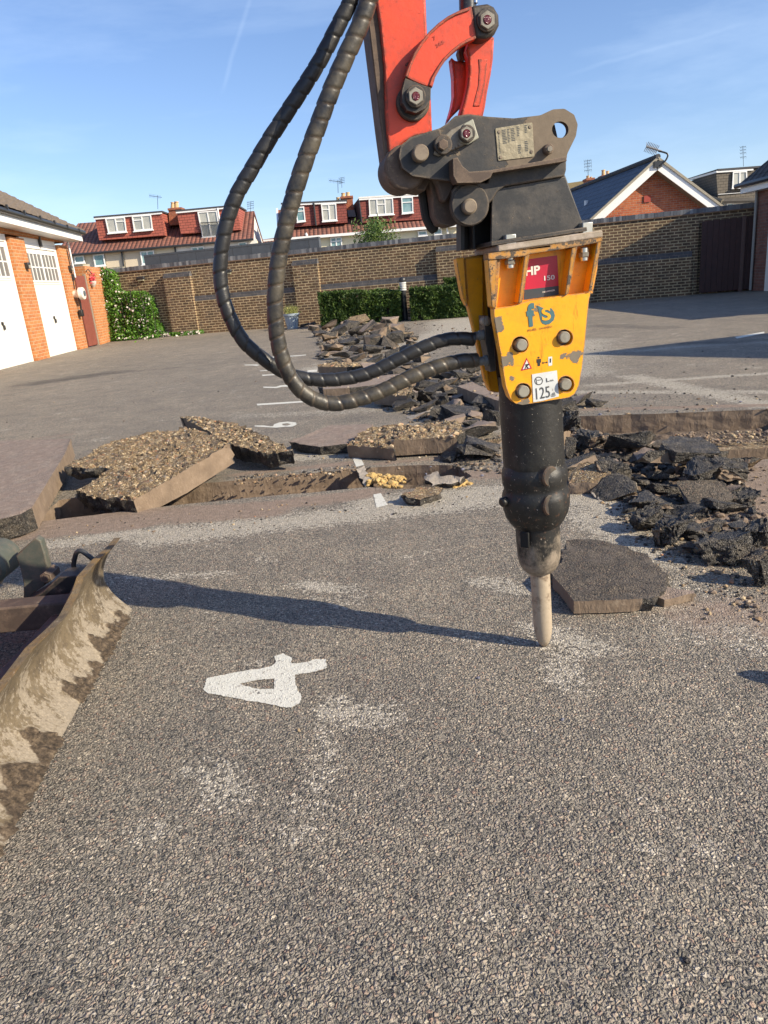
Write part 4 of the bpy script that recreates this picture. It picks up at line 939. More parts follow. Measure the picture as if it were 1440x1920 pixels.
def track(y):
    mb=MB(); x0,x1,r,w=-3.1,-1.72,.19,.24; pts=[]
    for k in range(13): t=math.pi*(-.5+k/12); pts.append((x1+r*math.cos(t),r+r*math.sin(t)))
    for k in range(13): t=math.pi*(.5+k/12); pts.append((x0+r*math.cos(t),r+r*math.sin(t)))
    mb.prism([V((a,y-w/2,b+.012)) for a,b in pts],V((0,w,0)))
    tk=build('rubber_track',mb,RUBBER,ex,bev=.01)
    g=MB()
    per=[V((a,0,b)) for a,b in pts]+[V((pts[0][0],0,pts[0][1]))]
    for i in range(len(per)-1):
        a,b=per[i],per[i+1]; n=max(1,int((b-a).length/.07))
        for q in range(n):
            p=a.lerp(b,(q+.5)/n); t=(b-a).normalized(); nr=V((t.z,0,-t.x))
            g.box((-.014,y-w/2,-.001),(.014,y+w/2,.012),0,X=t,Y=V((0,1,0)),Z=nr,o=V((p.x,0,p.z+.012)))
    build('track_lug',g,RUBBER,tk)
    h=MB(); h.cyl(V((x1,y-w/2-.012,r+.012)),V((x1,y+w/2+.012,r+.012)),.12,28,bev=.01); h.cyl(V((x0,y-w/2-.012,r+.012)),V((x0,y+w/2+.012,r+.012)),.12,28,bev=.01); build('idler_wheel',h,DGREEN,tk)
track(2.62); track(1.42)
mb=MB(); mb.box((-2.75,1.55,.15),(-2.0,2.5,.42)); build('undercarriage_frame',mb,GREYP,ex,bev=.02)
mb=MB(); mb.box((-3.2,1.45,.5),(-2.15,2.6,1.15)); mb.box((-3.1,1.5,1.13),(-2.5,2.55,1.35)); build('upper_body',mb,ORANGE,ex,bev=.06)
# ---- quick hitch
hp=thing('quick_hitch','dark grey coupler with round hole at its right end, pinned under the orange arm','quick hitch',LP(900,330,0))
_H=lambda x,y:tuple(LP(680+x/3,y/3,-.12)-LP(900,330,0))
HITCH=painted('hitch_painted_steel',(.018,.019,.021),(.20,.155,.11),(.075,.06,.045),.50,1.,.55,.008,.6,spots=[(_H(1150,680),.10),(_H(1060,800),.09),(_H(900,930),.07),(_H(1150,850),.08),(_H(1000,680),.05)])
face=rounded(za([(205,880),(214,822),(268,772),(380,737),(432,722),(475,695),(520,652),(600,642),(700,656),(850,666),(1000,648),(1070,615),(1135,611),(1190,645),(1210,700),(1200,765),(1150,868),(1148,896),(900,930),(720,975),(600,1012),(522,1022),(380,1004),(282,990),(222,945)]),3,3)
hole=ring(1050.5,243,15.5,28)
mb=MB(); plate(mb,face,-.125,-.10,0,[hole],1)
plate(mb,face,.075,.10,0,[[LPp for LPp in hole]],1)
build('side_plate',mb,[HITCH,BROWNM],hp,bev=.002)
mb=MB(); a=LP(1050.5,243,-.10); mb.tube  # spacer tube round the eye
R0=16.5*mpp(a); mb.lathe(a+EY*.001,a+EY*.11,[(0,R0),(0,R0+.012),(.11,R0+.012),(.11,R0)],28); 
mb2=MB(); plate(mb,za([(1090,600),(1140,611),(1190,645),(1212,700),(1196,700),(1178,655),(1135,628),(1090,620)]),-.1,.075)
mb2=MB(); plate(mb2,[(849,297),(858,295),(867,311),(880,322),(920,319),(1062,293),(1063,302),(924,324),(920,333),(903,342),(857,343),(850,330)],-.185,-.12)
build('bottom_flange',mb2,BROWNM,hp,bev=.003)
mb=MB(); plate(mb,za([(270,980),(400,1000),(560,1010),(620,1090),(560,1240),(520,1268),(478,1276),(430,1262),(405,1210),(392,1100),(372,1010)]),-.04,.05); build('locking_hook',mb,BROWNM,hp,bev=.006)
mb=MB(); plate(mb,za([(385,985),(520,1000),(515,1060),(470,1140),(440,1130),(420,1050)]),-.09,-.05); build('hook_lug',mb,BROWNM,hp,bev=.006)
mb=MB(); mb.tube(catmull([LP(680+x/3,y/3,.07) for x,y in [(335,1070),(345,1150),(360,1230),(395,1290),(402,1240),(385,1150),(370,1060)]],5),.012,10); build('rubber_strap',mb,RUBBER,hp)
mb=MB()
for x in (500,): plate(mb,za([(640,700),(700,690),(1080,700),(1120,880),(640,980),(500,990),(400,960)]),-.07,.06)
plate(mb,za([(470,940),(900,900),(1120,880),(1120,960),(760,1080),(620,1110),(470,1080)]),-.03,.05); build('hitch_core',mb,GREYP,hp,bev=.003)
mb=MB(); plate(mb,za([(400,868),(420,800),(500,728),(620,670),(655,775),(560,822),(430,878)]),-.137,-.1245); build('locking_strap',mb,STEEL,hp,bev=.002)
mb=MB(); plate(mb,za([(540,750),(572,695),(622,668),(655,775),(592,815),(548,800)]),-.145,-.136); build('keeper_plate',mb,painted('greenish_steel',(.36,.36,.29),(.1,.07,.05),(.14,.10,.07),.3,.4,.45,.004,.5),hp,bev=.002)
def hitch_pin(x,y,r,d0=-.15,lbl='hitch_pin',hexa=False,hole=False):
    mb=MB(); pin(mb,x,y,r,d0,-.12,0,.0025); o=build(lbl,mb,PINM if not hexa else STEEL,hp)
    if hexa:
        m2=MB(); hexnut(m2,x,y,r*.7,d0-.014,d0+.002); build('hex_head',m2,STEEL,o)
    return o
hitch_pin(680+330/3,858/3,45/3,-.165); o=MB(); pin(o,680+455/3,812/3,52/3,-.155,-.13); w_=build('washer',o,GREYP,hp); o=MB(); hexnut(o,680+455/3,812/3,30/3,-.175,-.15); build('hex_head',o,BROWNM,w_)
o=MB(); pin(o,680+590/3,750/3,46/3,-.162,-.14); w_=build('washer',o,GREYP,hp); o=MB(); hexnut(o,680+586/3,750/3,38/3,-.172,-.16); build('grease_nut',o,STEEL,w_); o=MB(); pin(o,680+586/3,750/3,22/3,-.1745,-.171); build('grease',o,GREASE,w_)
o=MB(); pin(o,680+1050/3,837/3,28/3,-.15,-.12); w_=build('side_bolt',o,BROWNM,hp); o=MB(); hexnut(o,680+1054/3,837/3,18/3,-.17,-.149); build('hex_head',o,STEEL,w_)
DPL=simple('tarnished_plate',(.27,.235,.16),.6,.3,40,.1,.003,60)
mb=MB(); plate(mb,rounded(za([(746,722),(955,688),(966,880),(762,905)]),3,3),-.1285,-.1245); dp=build('data_plate',mb,DPL,hp,bev=.0008)
mb=MB()
def dq(u,v): # unit square on plate
    a=V((746,722)).lerp(V((955,688)),u); b=V((762,905)).lerp(V((966,880)),u); p=a.lerp(b,v); return (680+p.x/3,p.y/3)
rs=random.Random(3)
for (u0,u1,v0,v1,n) in ((.17,.29,.08,.52,9),(.31,.38,.08,.5,9),(.41,.52,.08,.48,8),(.57,.66,.05,.36,6),(.78,.86,.05,.30,5),(.57,.66,.60,.88,5),(.76,.86,.52,.84,6),(.06,.10,.15,.8,14)):
    for i in range(n):
        va=v0+(v1-v0)*i/n; vb=va+(v1-v0)/n*.55; ue=u1-(u1-u0)*rs.random()*.4
        mb.quad(*[LP(*dq(a,b),-.1292) for a,b in ((u0,vb),(ue,vb),(ue,va),(u0,va))])
build('stamped_text',mb,simple('dark_stamp',(.05,.055,.055),.6),dp,smooth=False)
mb=MB()
for u,v in ((.10,.12),(.93,.12),(.08,.9),(.93,.85)): pin(mb,*dq(u,v),3,-.1312,-.128,0,.0008,12)
build('rivet',mb,PINM,dp)
# ---- hydraulic breaker
hb=thing('hydraulic_breaker','yellow-sided hydraulic breaker with black body, its chisel tip standing on the asphalt','hydraulic breaker',TIP)
# top bracket
mb=MB()
plate(mb,za([(722,965),(1147,900),(1146,955),(1136,992),(800,1048),(762,1075),(735,1120),(660,1200),(560,1240),(520,1200),(498,1140),(505,1070),(540,1028),(580,1014),(650,1024),(705,1028)]),-.128,-.10,0)
plate(mb,za([(722,965),(1147,900),(1146,955),(1136,992),(800,1048),(762,1075),(735,1120),(660,1200),(560,1240),(520,1200),(498,1140),(505,1070),(540,1028),(580,1014),(650,1024),(705,1028)]),.075,.10,0)
tb=build('top_bracket',mb,[GREYP],hb,bev=.003)
mb=MB(); pin(mb,882,384,37,-.136,-.10,0,.003,40); build('pin_boss',mb,GREYP,tb)
mb=MB(); plate(mb,za([(556,1180),(730,1130),(730,1390),(556,1408)]),.05,.10); plate(mb,za([(552,1170),(572,1165),(572,1405),(552,1408)]),-.02,.05); plate(mb,za([(618,1190),(628,1190),(632,1400),(622,1402)]),-.02,.05); build('inner_wall',mb,simple('interior_shade',(.008,.008,.008),.6),tb)  # near-black colour puts in the shade of the bracket interior
mb=MB(); plate(mb,za([(735,1078),(770,1055),(1142,990),(1252,1288),(722,1372),(726,1120)]),-.112,-.10); 
plate(mb,za([(735,1078),(770,1055),(1142,990),(1252,1288),(722,1372),(726,1120)]),.085,.10)
plate(mb,za([(1130,990),(1142,990),(1252,1288),(1236,1290)]),-.10,.085)
build('bracket_cheek',mb,BLACKP,tb,bev=.003)
mb=MB(); plate(mb,za([(735,1078),(1142,985),(1142,1000),(735,1090)]),-.10,.085); plate(mb,za([(810,1060),(850,1055),(860,1340),(810,1345)]),-.08,.09)
build('inner_web',mb,BLACKP,tb,bev=.002)
o=MB(); pin(o,680+606/3,1160/3,42/3,-.165,.12,0,.004,32); build('hinge_pin',o,PINM,tb)
# mounting plate: bracket foot (dark) and breaker flange (worn)
mb=MB(); plate(mb,za([(722,1358),(1262,1275),(1264,1300),(722,1385)]),-.15,.15); build('bracket_foot',mb,GREYP,tb,bev=.002)
mb=MB(); plate(mb,zb([(455,240),(1240,124),(1244,178),(455,292)]),-.165,.16)
fl=build('top_flange',mb,painted('flange_bare_metal',(.30,.25,.19),(.17,.10,.05),(.48,.40,.34),.4,.7,.7,.006,.9),hb,bev=.003)
for x,y in ((540,205),(1110,115)):
    mb=MB(); a=LP(820+x/4,400+y/4,-.125); hx=10*mpp(a); mb.box((-hx,-.014,-.012),(hx,.014,.014),0,X=EX,Y=EY,Z=EZ,o=a)
    build('flange_nut',mb,simple('zinc_nut',(.42,.42,.38),.4,.2,30,.6),fl,bev=.002)
_L=lambda x,y:tuple(LP(820+x/4,400+y/4,-.15)-TIP)
YELF=painted('worn_yellow_paint',(.84,.355,.004),(.22,.185,.14),(.45,.17,.02),.40,1.,.4,.005,.3,spots=[(_L(520,1110),.035),(_L(1030,1090),.032),(_L(560,1230),.02),(_L(640,1425),.022),(_L(450,790),.02),(_L(480,860),.02),(_L(930,1080),.018)])
# side plates
cheek=zb([(378,305),(440,292),(470,290),(1238,182),(1243,200),(1225,330),(1195,480),(1160,575),(1138,650),(1122,800),(1108,960),(1085,1150),(1062,1290),(1030,1355),(990,1380),(640,1437),(585,1425),(545,1385),(515,1300),(495,1180),(478,1060),(455,930),(430,790),(412,700),(395,580),(383,430)])
holes=[[(820+x/4,400+y/4) for x,y in ring(cx,cy,62,20)] for cx,cy in ((622,985),(955,932),(645,1335),(965,1282))]
# lower face (flat) and recessed upper face between ribs
low=zb([(425,715),(560,695),(700,650),(900,622),(1000,610),(1150,590),(1138,650),(1122,800),(1108,960),(1085,1150),(1062,1290),(1030,1355),(990,1380),(640,1437),(585,1425),(545,1385),(515,1300),(495,1180),(478,1060),(455,930),(430,790)])
mb=MB(); plate(mb,low,-.150,-.10,0,holes)
cp=build('side_plate',mb,YELF,hb,bev=.0025)
mb=MB(); plate(mb,zb([(400,300),(1215,190),(1200,420),(1165,600),(1000,640),(700,690),(435,730),(400,520)]),-.102,-.086); build('recessed_panel',mb,YELLOW,cp)
RUSTY=painted('worn_rib_edge',(.45,.20,.02),(.10,.075,.055),(.30,.25,.19),1.1,1.,.7,.008,.9)
def rib(x0,y0,x1,y1,x2,y2,x3,y3,d=-.160,d1=-.1):
    m_=MB(); plate(m_,zb([(x0,y0),(x1,y1),(x2,y2),(x3,y3)]),d,d1,1,(),0); build('rib',m_,[YELLOW,RUSTY],cp,bev=.0015)
rib(378,306,452,294,438,718,408,700,-.158)
rib(452,294,478,290,446,700,432,716,-.150)
rib(655,320,692,310,640,668,608,676)
rib(1010,262,1052,250,985,605,958,620)
rib(1205,190,1240,180,1160,580,1135,590)
mb=MB(); plate(mb,zb([(378,300),(452,292),(1240,178),(1238,212),(1050,250),(700,305),(655,322),(470,345),(380,350)]),-.162,-.10); build('top_rail',mb,RUSTY,cp,bev=.003)
rear=zb([(140,335),(200,330),(760,250),(780,1150),(740,1330),(430,1345),(385,1330),(355,1260),(320,1080),(285,930),(250,790),(215,680),(170,520),(150,420)])
mb=MB(); plate(mb,rear,.11,.135); rc=build('side_plate',mb,YELLOW,hb,bev=.003)
mb=MB(); plate(mb,zb([(140,335),(203,330),(225,700),(195,640),(160,470)]),.06,.11); build('rib',mb,YELLOW,rc,bev=.002)
mb=MB(); plate(mb,zb([(200,335),(345,320),(350,960),(400,1330),(360,1260),(290,940),(230,700)]),.08,.12); build('inner_edge',mb,YELLOW,rc,bev=.003)
mb=MB(); plate(mb,zb([(480,320),(900,280),(860,1340),(560,1360),(470,700)]),-.085,.11); build('core_block',mb,BLACKP,hb,bev=.01)
# side-plate bolts
for i,(cx,cy,r) in enumerate(((636,988,45),(958,930,44),(650,1338,46),(968,1284,45))):
    x,y=820+cx/4,400+cy/4
    m1=MB(); pin(m1,x-1.5,y,15.4,-.118,-.105,0,.0005,28); w_=build('bolt_recess',m1,BLACKP,cp)
    m1=MB(); m1.cyl(LP(x,y,-.170),LP(x,y,-.170)+EY*.06,r/4*.98*mpp(LP(x,y,-.17)),20,bev=.002); bo=build('side_bolt',m1,STEEL,cp)
for x,y in ((545,360),(1100,305)):
    a=LP(820+x/4,400+y/4,-.13); k=mpp(a); m1=MB()
    m1.cyl(a-EZ*13*k,a+EZ*12*k,7.5*k,20,bev=.002); b1=build('flange_bolt',m1,simple('bright_zinc',(.55,.55,.52),.3,.2,40,.8),cp)
    m1=MB(); m1.cyl(a-EZ*6*k,a+EZ*3*k,10*k,6,bev=.0015); build('nut',m1,STEEL,b1)
# stickers and lettering
TEAL=simple('teal_print',(.05,.13,.145),.5,.2,40); REDS=simple('red_sticker',(.42,.008,.035),.35,.1); DARKS=simple('dark_sticker',(.035,.045,.055),.4,.2); WTXT=simple('white_print',(.62,.60,.56),.5,.1,60)
YFLAT=simple('yellow_print',(.84,.355,.004),.4,.05); LBL=painted('scuffed_label',(.58,.60,.60),(.25,.22,.18),(.42,.42,.40),.25,.0,.4); BLKP=simple('black_print',(.02,.02,.02),.5)
z2=lambda l:[(960+a/6,460+b/6) for a,b in l]
D=-.1035
def flat(name,pts,d,mat,parent,th=.0006,sm=False):
    m_=MB(); plate(m_,pts,d,d+th); return build(name,m_,mat,parent,smooth=sm)
st=flat('red_sticker',z2([(190,155),(508,112),(525,455),(140,500),(150,440)]),D,REDS,cp)
s2=flat('dark_sticker_band',z2([(140,500),(525,455),(527,555),(130,615)]),D,DARKS,cp)
mb=MB(); P=lambda x,y,d:LP(960+x/6,460+y/6,d)
text_mb(mb,'HP',P(150,345,D-.0006),P(318,322,D-.0006),-EY,P(200,230,D).z-P(200,330,D).z,bold=.035)
text_mb(mb,'150',P(362,398,D-.0006),P(480,384,D-.0006),-EY,P(200,340,D).z-P(200,394,D).z,bold=.02)
build('sticker_lettering',mb,WTXT,st,smooth=False)
mb=MB(); text_mb(mb,'HAMMER',P(345,535,D-.0006),P(485,512,D-.0006),-EY,P(200,500,D).z-P(200,518,D).z,bold=.03); build('sticker_lettering',mb,WTXT,s2,smooth=False)
D=-.1512
mb=MB(); text_mb(mb,'f',P(178,922,D),P(270,905,D),-EY,P(200,655,D).z-P(200,920,D).z,bold=.05)
lg=build('logo_letter',mb,TEAL,cp,smooth=False)
sw=[(286,676),(340,700),(395,715),(440,705),(470,740),(484,790),(470,842),(430,880),(385,893),(345,882),(328,860),(318,830),(302,750)]
s3=flat('logo_swoosh',z2(sw),D,TEAL,cp)
mb=MB(); text_mb(mb,'S',P(338,852,D-.0006),P(440,836,D-.0006),-EY,P(200,722,D).z-P(200,868,D).z,bold=.028); build('logo_letter',mb,YFLAT,s3,smooth=False)
mb=MB(); text_mb(mb,'FUEL',P(180,972,D),P(285,950,D),-EY,P(200,930,D).z-P(200,955,D).z,bold=.02); text_mb(mb,'SAVING',P(308,948,D),P(450,922,D),-EY,P(200,925,D).z-P(200,946,D).z,bold=.02)
build('logo_words',mb,simple('brown_print',(.22,.09,.02),.6),cp,smooth=False)
wl=flat('warning_triangle',z2([(165,1265),(225,1385),(98,1412)]),D,REDS,cp)
m_=MB(); plate(m_,z2([(166,1290),(205,1378),(120,1396)]),D-.0006,D); build('triangle_field',m_,WTXT,wl,smooth=False)
m_=MB(); plate(m_,z2([(148,1340),(192,1330),(195,1342),(172,1360),(190,1385),(178,1390),(160,1368),(150,1395),(140,1396),(156,1350),(148,1352)]),D-.0013,D-.0006); build('triangle_figure',m_,BLKP,wl,smooth=False)
m_=MB(); plate(m_,z2(ring(300,1262,11,14)),D,D+.0006); plate(m_,z2([(276,1282),(326,1276),(328,1318),(318,1320),(318,1356),(290,1360),(288,1322),(278,1322)]),D,D+.0006)
plate(m_,z2([(338,1322),(352,1308),(352,1318),(388,1314),(388,1304),(402,1316),(390,1330),(390,1322),(354,1326),(354,1336)]),D,D+.0006)
build('keep_clear_symbol',m_,BLKP,cp,smooth=False)
wb=flat('white_symbol_panel',z2([(408,1256),(452,1250),(452,1350),(410,1358)]),D,LBL,cp)
m_=MB(); plate(m_,z2([(424,1275),(440,1272),(440,1318),(424,1322)]),D-.0006,D); build('panel_print',m_,BLKP,wb,smooth=False)
lb=flat('noise_label',z2([(225,1452),(505,1408),(528,1700),(330,1752),(240,1765)]),-.1525,LBL,cp,.002)
D=-.1531
mb=MB(); text_mb(mb,'L',P(388,1540,D),P(418,1534,D),-EY,P(200,1485,D).z-P(200,1532,D).z,bold=.02); text_mb(mb,'WA',P(424,1534,D),P(470,1526,D),-EY,P(200,1505,D).z-P(200,1525,D).z,bold=.02)
text_mb(mb,'125',P(275,1735,D),P(430,1708,D),-EY,P(200,1590,D).z-P(200,1720,D).z,bold=.0); text_mb(mb,'dB',P(440,1705,D),P(490,1696,D),-EY,P(200,1655,D).z-P(200,1700,D).z,bold=.0)
m2=ring(300,1525,48,22); plate(mb,z2(m2),D,D+.0005,0,[z2(ring(300,1525,38,22))]); plate(mb,z2([(268,1505),(275,1500),(285,1560),(276,1562)]),D,D+.0005); plate(mb,z2([(285,1515),(330,1508),(330,1516),(285,1524)]),D,D+.0005)
build('label_lettering',mb,simple('faded_black_print',(.06,.06,.06),.6,.5,80),lb,smooth=False)
# body
B0=LP(1020,1210,0); B1=LP(996,780,0); ax=(B1-B0).normalized()
def at_t(y):                         # distance along the axis of a photo row
    t=(1210-y)/430; p=LP(1020+(996-1020)*t,y,0); return (p-B0).dot(ax),mpp(p)
def prof(l): 
    out=[]
    for y,r in l:
        t,k=at_t(y); out.append((t,max(.0005,r*k)))
    return out
X0=-EX
mb=MB(); mb.lathe(B0,B1,prof([(1211,2),(1209,6),(1204,10),(1196,13.5),(1185,16),(1170,17.2),(1072,18.3),(1040,18.3)]),32); ch=build('chisel',mb,CHISEL,hb)
mb=MB(); mb.lathe(B0,B1,prof([(1068,14),(1072,18),(1070,24),(1064,31),(1054,37),(1042,39.5),(1020,40.5),(985,41),(978,41)]),48); nose=build('nose_cap',mb,BODY,hb)
nr=(-EX*.62-EY*.785).normalized(); tx_=EZ.cross(nr).normalized(); mb=MB(); mb.box((-.013,-.004,-.024),(.013,.0035,.024),0,X=tx_,Y=nr,Z=EZ,o=LP(984,1012,-.0485/KD)); build('retainer_slot',mb,simple('slot_shade',(.006,.006,.006),.8),nose,bev=.003)  # flush near-black block paints the shade of the recessed slot
def collar():
    mb=MB(); seg=96; P_=[(980,47),(972,53),(960,60),(945,64),(928,65.5),(920,64),(914,61),(906,60),(898,63),(885,63.5),(876,62),(868,57),(862,55.5)]
    pr=prof(P_); xx=(X0-ax*X0.dot(ax)).normalized(); yy=ax.cross(xx)
    vs=[];fs=[]; bol=[(-.9,1),(.0,0)]
    for (t,r),(y,_) in zip(pr,P_):
        for k in range(seg):
            w=2*math.pi*k/seg
            # four flattened bolt bosses
            q=abs(((w-math.pi/4-.25)%(math.pi/2))-math.pi/4); f=max(0,1-(q/.42)**2); r2=r*(1-.04*(1-f)*(1 if y>866 else 0))*(1+.02*f*(1 if 870<y<975 else 0))
            vs.append(B0+ax*t+(xx*math.cos(w)+yy*math.sin(w))*r2)
    for i in range(len(pr)-1):
        for k in range(seg): k2=(k+1)%seg; fs.append((i*seg+k,i*seg+k2,(i+1)*seg+k2,(i+1)*seg+k))
    fs.append(tuple(range(seg))[::-1]); fs.append(tuple((len(pr)-1)*seg+k for k in range(seg))); mb.add(vs,fs)
    return build('bolted_collar',mb,BODY,hb,ang=50)
co=collar()
mb=MB(); mb.lathe(B0,B1,prof([(870,56),(862,57),(850,57),(750,57.5),(700,57.5)]),56); build('body_cylinder',mb,BODY,hb)
RSTC=painted('rusty_cap',(.035,.027,.022),(.18,.07,.025),(.10,.085,.06),.4,.8,.7,.004,.9)
for (x,y,r,mt) in ((1030,893,20,RSTC),(1033,946,22,RSTC),(941,942,9,BODY)):
    hi_=x>1000; a=LP(x,y,(-.086 if hi_ else -.030)/KD); nrm=(-EY*.90+EX*.42).normalized() if hi_ else (-EX*.93-EY*.36).normalized(); k=mpp(a)
    m_=MB(); m_.cyl(a+nrm*(.006 if hi_ else .003),a-nrm*.04,r*k,32,bev=.0035); build('collar_plug',m_,mt,co)
# hose manifold on the left side
mb=MB(); plate(mb,zb([(352,770),(385,770),(388,830),(400,850),(425,900),(440,1180),(400,1190),(385,1090),(360,960)]),-.03,.05); mf=build('valve_block',mb,BLACKP,hb,bev=.004)
m_=MB(); a=LP(820+372/4,400+810/4,-.035); m_.cyl(a,a+EY*.03,.012,18,bev=.002); plate(m_,zb([(362,772),(386,768),(388,830),(360,840)]),-.04,-.03); build('shackle_plate',m_,STEEL,mf,bev=.002)
FIT=painted('fitting_steel',(.16,.17,.17),(.08,.07,.06),(.09,.08,.07),.3,.3,.5,.004,.6)
for (x0,y0,x1,y1,r) in ((272,922,352,912,34),(308,1112,392,1100,36)):
    a=LP(820+x0/4,400+y0/4,0); b=LP(820+x1/4,400+y1/4,0); k=mpp(a); l=(b-a).length
    m_=MB(); m_.lathe(a,b,[(0,r/4*k*.9),(l*.45,r/4*k*.9),(l*.5,r/4*k*1.1),(l*.98,r/4*k*1.1),(l,r/4*k)],6 if 0 else 20); build('hose_fitting',m_,FIT,hb)
# ---- hoses
def hose(pix,dpt,rpx,mat,label,pitch=.037):
    n=len(pix); P_=[]
    for i,(x,y) in enumerate(pix): P_.append(LP(380+x/2.4,y/2.4,dpt[0]+(dpt[1]-dpt[0])*math.sin(min(1,i/(n-1)*1.)*math.pi/2)))
    P_=P_[::-1]                                                            # from the top down
    c=catmull(P_,10)
    L_=[0]
    for a,b in zip(c,c[1:]): L_.append(L_[-1]+(b-a).length)
    step=.0034; pts=[];S=[]; j=0; s=0
    while s<L_[-1]:
        while L_[j+1]<s: j+=1
        t=(s-L_[j])/(L_[j+1]-L_[j]); pts.append(c[j].lerp(c[j+1],t)); S.append(s); s+=step
    mb=MB(); seg=26; r0=rpx*mpp(LP(700,600,0)); vs=[];fs=[]; gr=[]
    t0=(pts[1]-pts[0]).normalized(); x=t0.orthogonal().normalized()
    for i,p in enumerate(pts):
        t=(pts[min(i+3,len(pts)-1)]-pts[max(i-3,0)]).normalized(); x=(x-t*x.dot(t)).normalized(); y=t.cross(x)
        for k in range(seg):
            w=2*math.pi*k/seg; wob=noise.noise(V((S[i]*6,k*.0,3)))*.5
            ph=((S[i]+.004*noise.noise(V((S[i]*9,1,1))))/pitch-k/seg*1.0+wob)%1
            g=max(0,1-min(ph,1-ph)/.075); bulge=.03*math.sin(math.pi*ph)**.4
            r=r0*(.96+bulge-.15*g+.07*ph+ .015*noise.noise(V((S[i]*40,k,0)))); gr.append(g)
            vs.append(p+(x*math.cos(w)+y*math.sin(w))*r)
    for i in range(len(pts)-1):
        for k in range(seg): k2=(k+1)%seg; fs.append((i*seg+k,i*seg+k2,(i+1)*seg+k2,(i+1)*seg+k))
    mb.add(vs,fs); mb.att={'groove':np.array(gr,'f')}
    return build('hydraulic_hose',mb,mat,org=pts[-1],ang=80,label=label,cat='hose',group='hoses feeding the breaker')
hose([(1236,1622),(1160,1626),(1050,1652),(930,1700),(800,1762),(680,1802),(570,1816),(468,1778),(394,1695),(345,1565),(326,1425),(328,1290),(345,1150),(373,1020),(412,870),(462,720),(521,560),(581,400),(641,262),(700,132),(748,-2),(790,-130),(830,-260),(800,-420),(560,-600)],(0.0,-.16),14.2,HOSE1,'dusty grey-black armoured hose, the nearer of the two, hanging in the lower loop')
hose([(1226,1526),(1110,1526),(1000,1560),(870,1622),(740,1682),(600,1708),(480,1706),(375,1678),(278,1618),(180,1530),(112,1400),(82,1280),(82,1150),(106,1010),(152,880),(222,758),(292,640),(370,520),(450,398),(530,268),(602,130),(672,-4),(735,-130),(790,-260),(760,-420),(520,-600)],(0.0,.02),12.8,HOSE2,'blacker armoured hose making the wider loop behind the dusty one')
#SPLIT3
# =============================================================== BOUNDARY WALL
def WL(x): return 22.1-.235*x                       # wall face line
WX=V((1,-.235,0)).normalized(); WN=V((-.235,-1,0)).normalized()   # along, out towards the yard
def wp3(x,z,o=0): p=V((x,WL(x),z)); return p+WN*o
def wray(x,y,o=0):
    d=ray(x,y); t=(22.1-CAM.y-.235*0)/(d.y+.235*d.x); return CAM+d*t
wt=thing('boundary_wall','long brown brick wall with dark coping and shallow piers, closing the yard at the back','wall',V((0,22.1,0)))
mb=MB(); o=V((0,22.1,0)); Y_=-WN
def wbox(mb,x0,x1,z0,z1,d0,d1,m=0): mb.box((x0/WX.x,d0,z0),(x1/WX.x,d1,z1),m,X=WX,Y=Y_,Z=V((0,0,1)),o=o)
wbox(mb,-9.2,8.9,-.1,2.02,0,.33); wbox(mb,8.9,12.5,1.80,2.02,.02,.33); wbox(mb,8.9,12.5,-.1,1.80,.06,.33); build('wall_face',mb,BRICKB,wt)
mb=MB(); wbox(mb,-9.2,12.5,2.02,2.045,-.03,.36); build('tile_creasing',mb,simple('creasing_tile',(.20,.13,.09),.9,.3,20),wt)
mb=MB()
nb=int(21.7/.078); rs=random.Random(5)
for i in range(nb):
    x=-9.2+i*.078; h=rs.uniform(-.004,.006); wbox(mb,x+.003,x+.075,2.045,2.16+h,-.03+rs.uniform(-.004,.004),.34)
cm=MN('blue_engineering_brick'); g_=cm.n('ShaderNodeNewGeometry'); cc=cm.ramp(g_.outputs['Random Per Island'],[(0,(.07,.073,.085)),(.5,(.12,.125,.14)),(.85,(.19,.195,.205)),(1,(.30,.30,.30))]); cm.out(cc,.5)
build('coping',mb,cm.m,wt,ang=40)
mb=MB(); wbox(mb,-9.2,12.5,2.05,2.145,-.022,.33); build('coping_mortar',mb,simple('pale_mortar',(.33,.30,.25),.95),wt)
mb=MB(); wbox(mb,-6.7,-1.2,2.165,2.46,.10,.30); build('raised_slate_capping',mb,brick('slate_tiles',(.075,.085,.10),(.09,.10,.115),(.05,.055,.06),w=.6,hgt=.3,ms=.008,blot=(.85,1.1)),wt)
# set-back band of blue brick along the lower wall
bz=[(-9.2,-6.05,0),]
mb=MB()
for x0,x1,z0 in ((-5.2,-2.0,.98),(-1.25,2.2,.98),(2.9,5.6,.98),(6.3,8.75,.98)): wbox(mb,x0,x1,z0,z0+.15,-.05,.0)
build('blue_brick_band',mb,BLUEH,wt)
mb=MB()
for x0,x1,z0 in ((-5.2,-2.0,.98),(-1.25,2.2,.98),(2.9,5.6,.98),(6.3,8.75,.98)): wbox(mb,x0,x1,-.1,z0,-.06,.0)
build('lower_wall',mb,BRICKB,wt)
for x0,x1 in ((-6.05,-5.2),(-2.0,-1.25),(2.15,2.85),(5.6,6.3)):
    mb=MB(); wbox(mb,x0,x1,-.1,1.72,-.16,0); pr_=build('pier',mb,BRICKB,wt)
    mb=MB(); wbox(mb,x0-.005,x1+.005,1.72,1.80,-.165,0); a=mb; wbox(mb,x0,x1,1.80,1.86,-.10,0); build('pier_cap',mb,BLUEH,pr_)
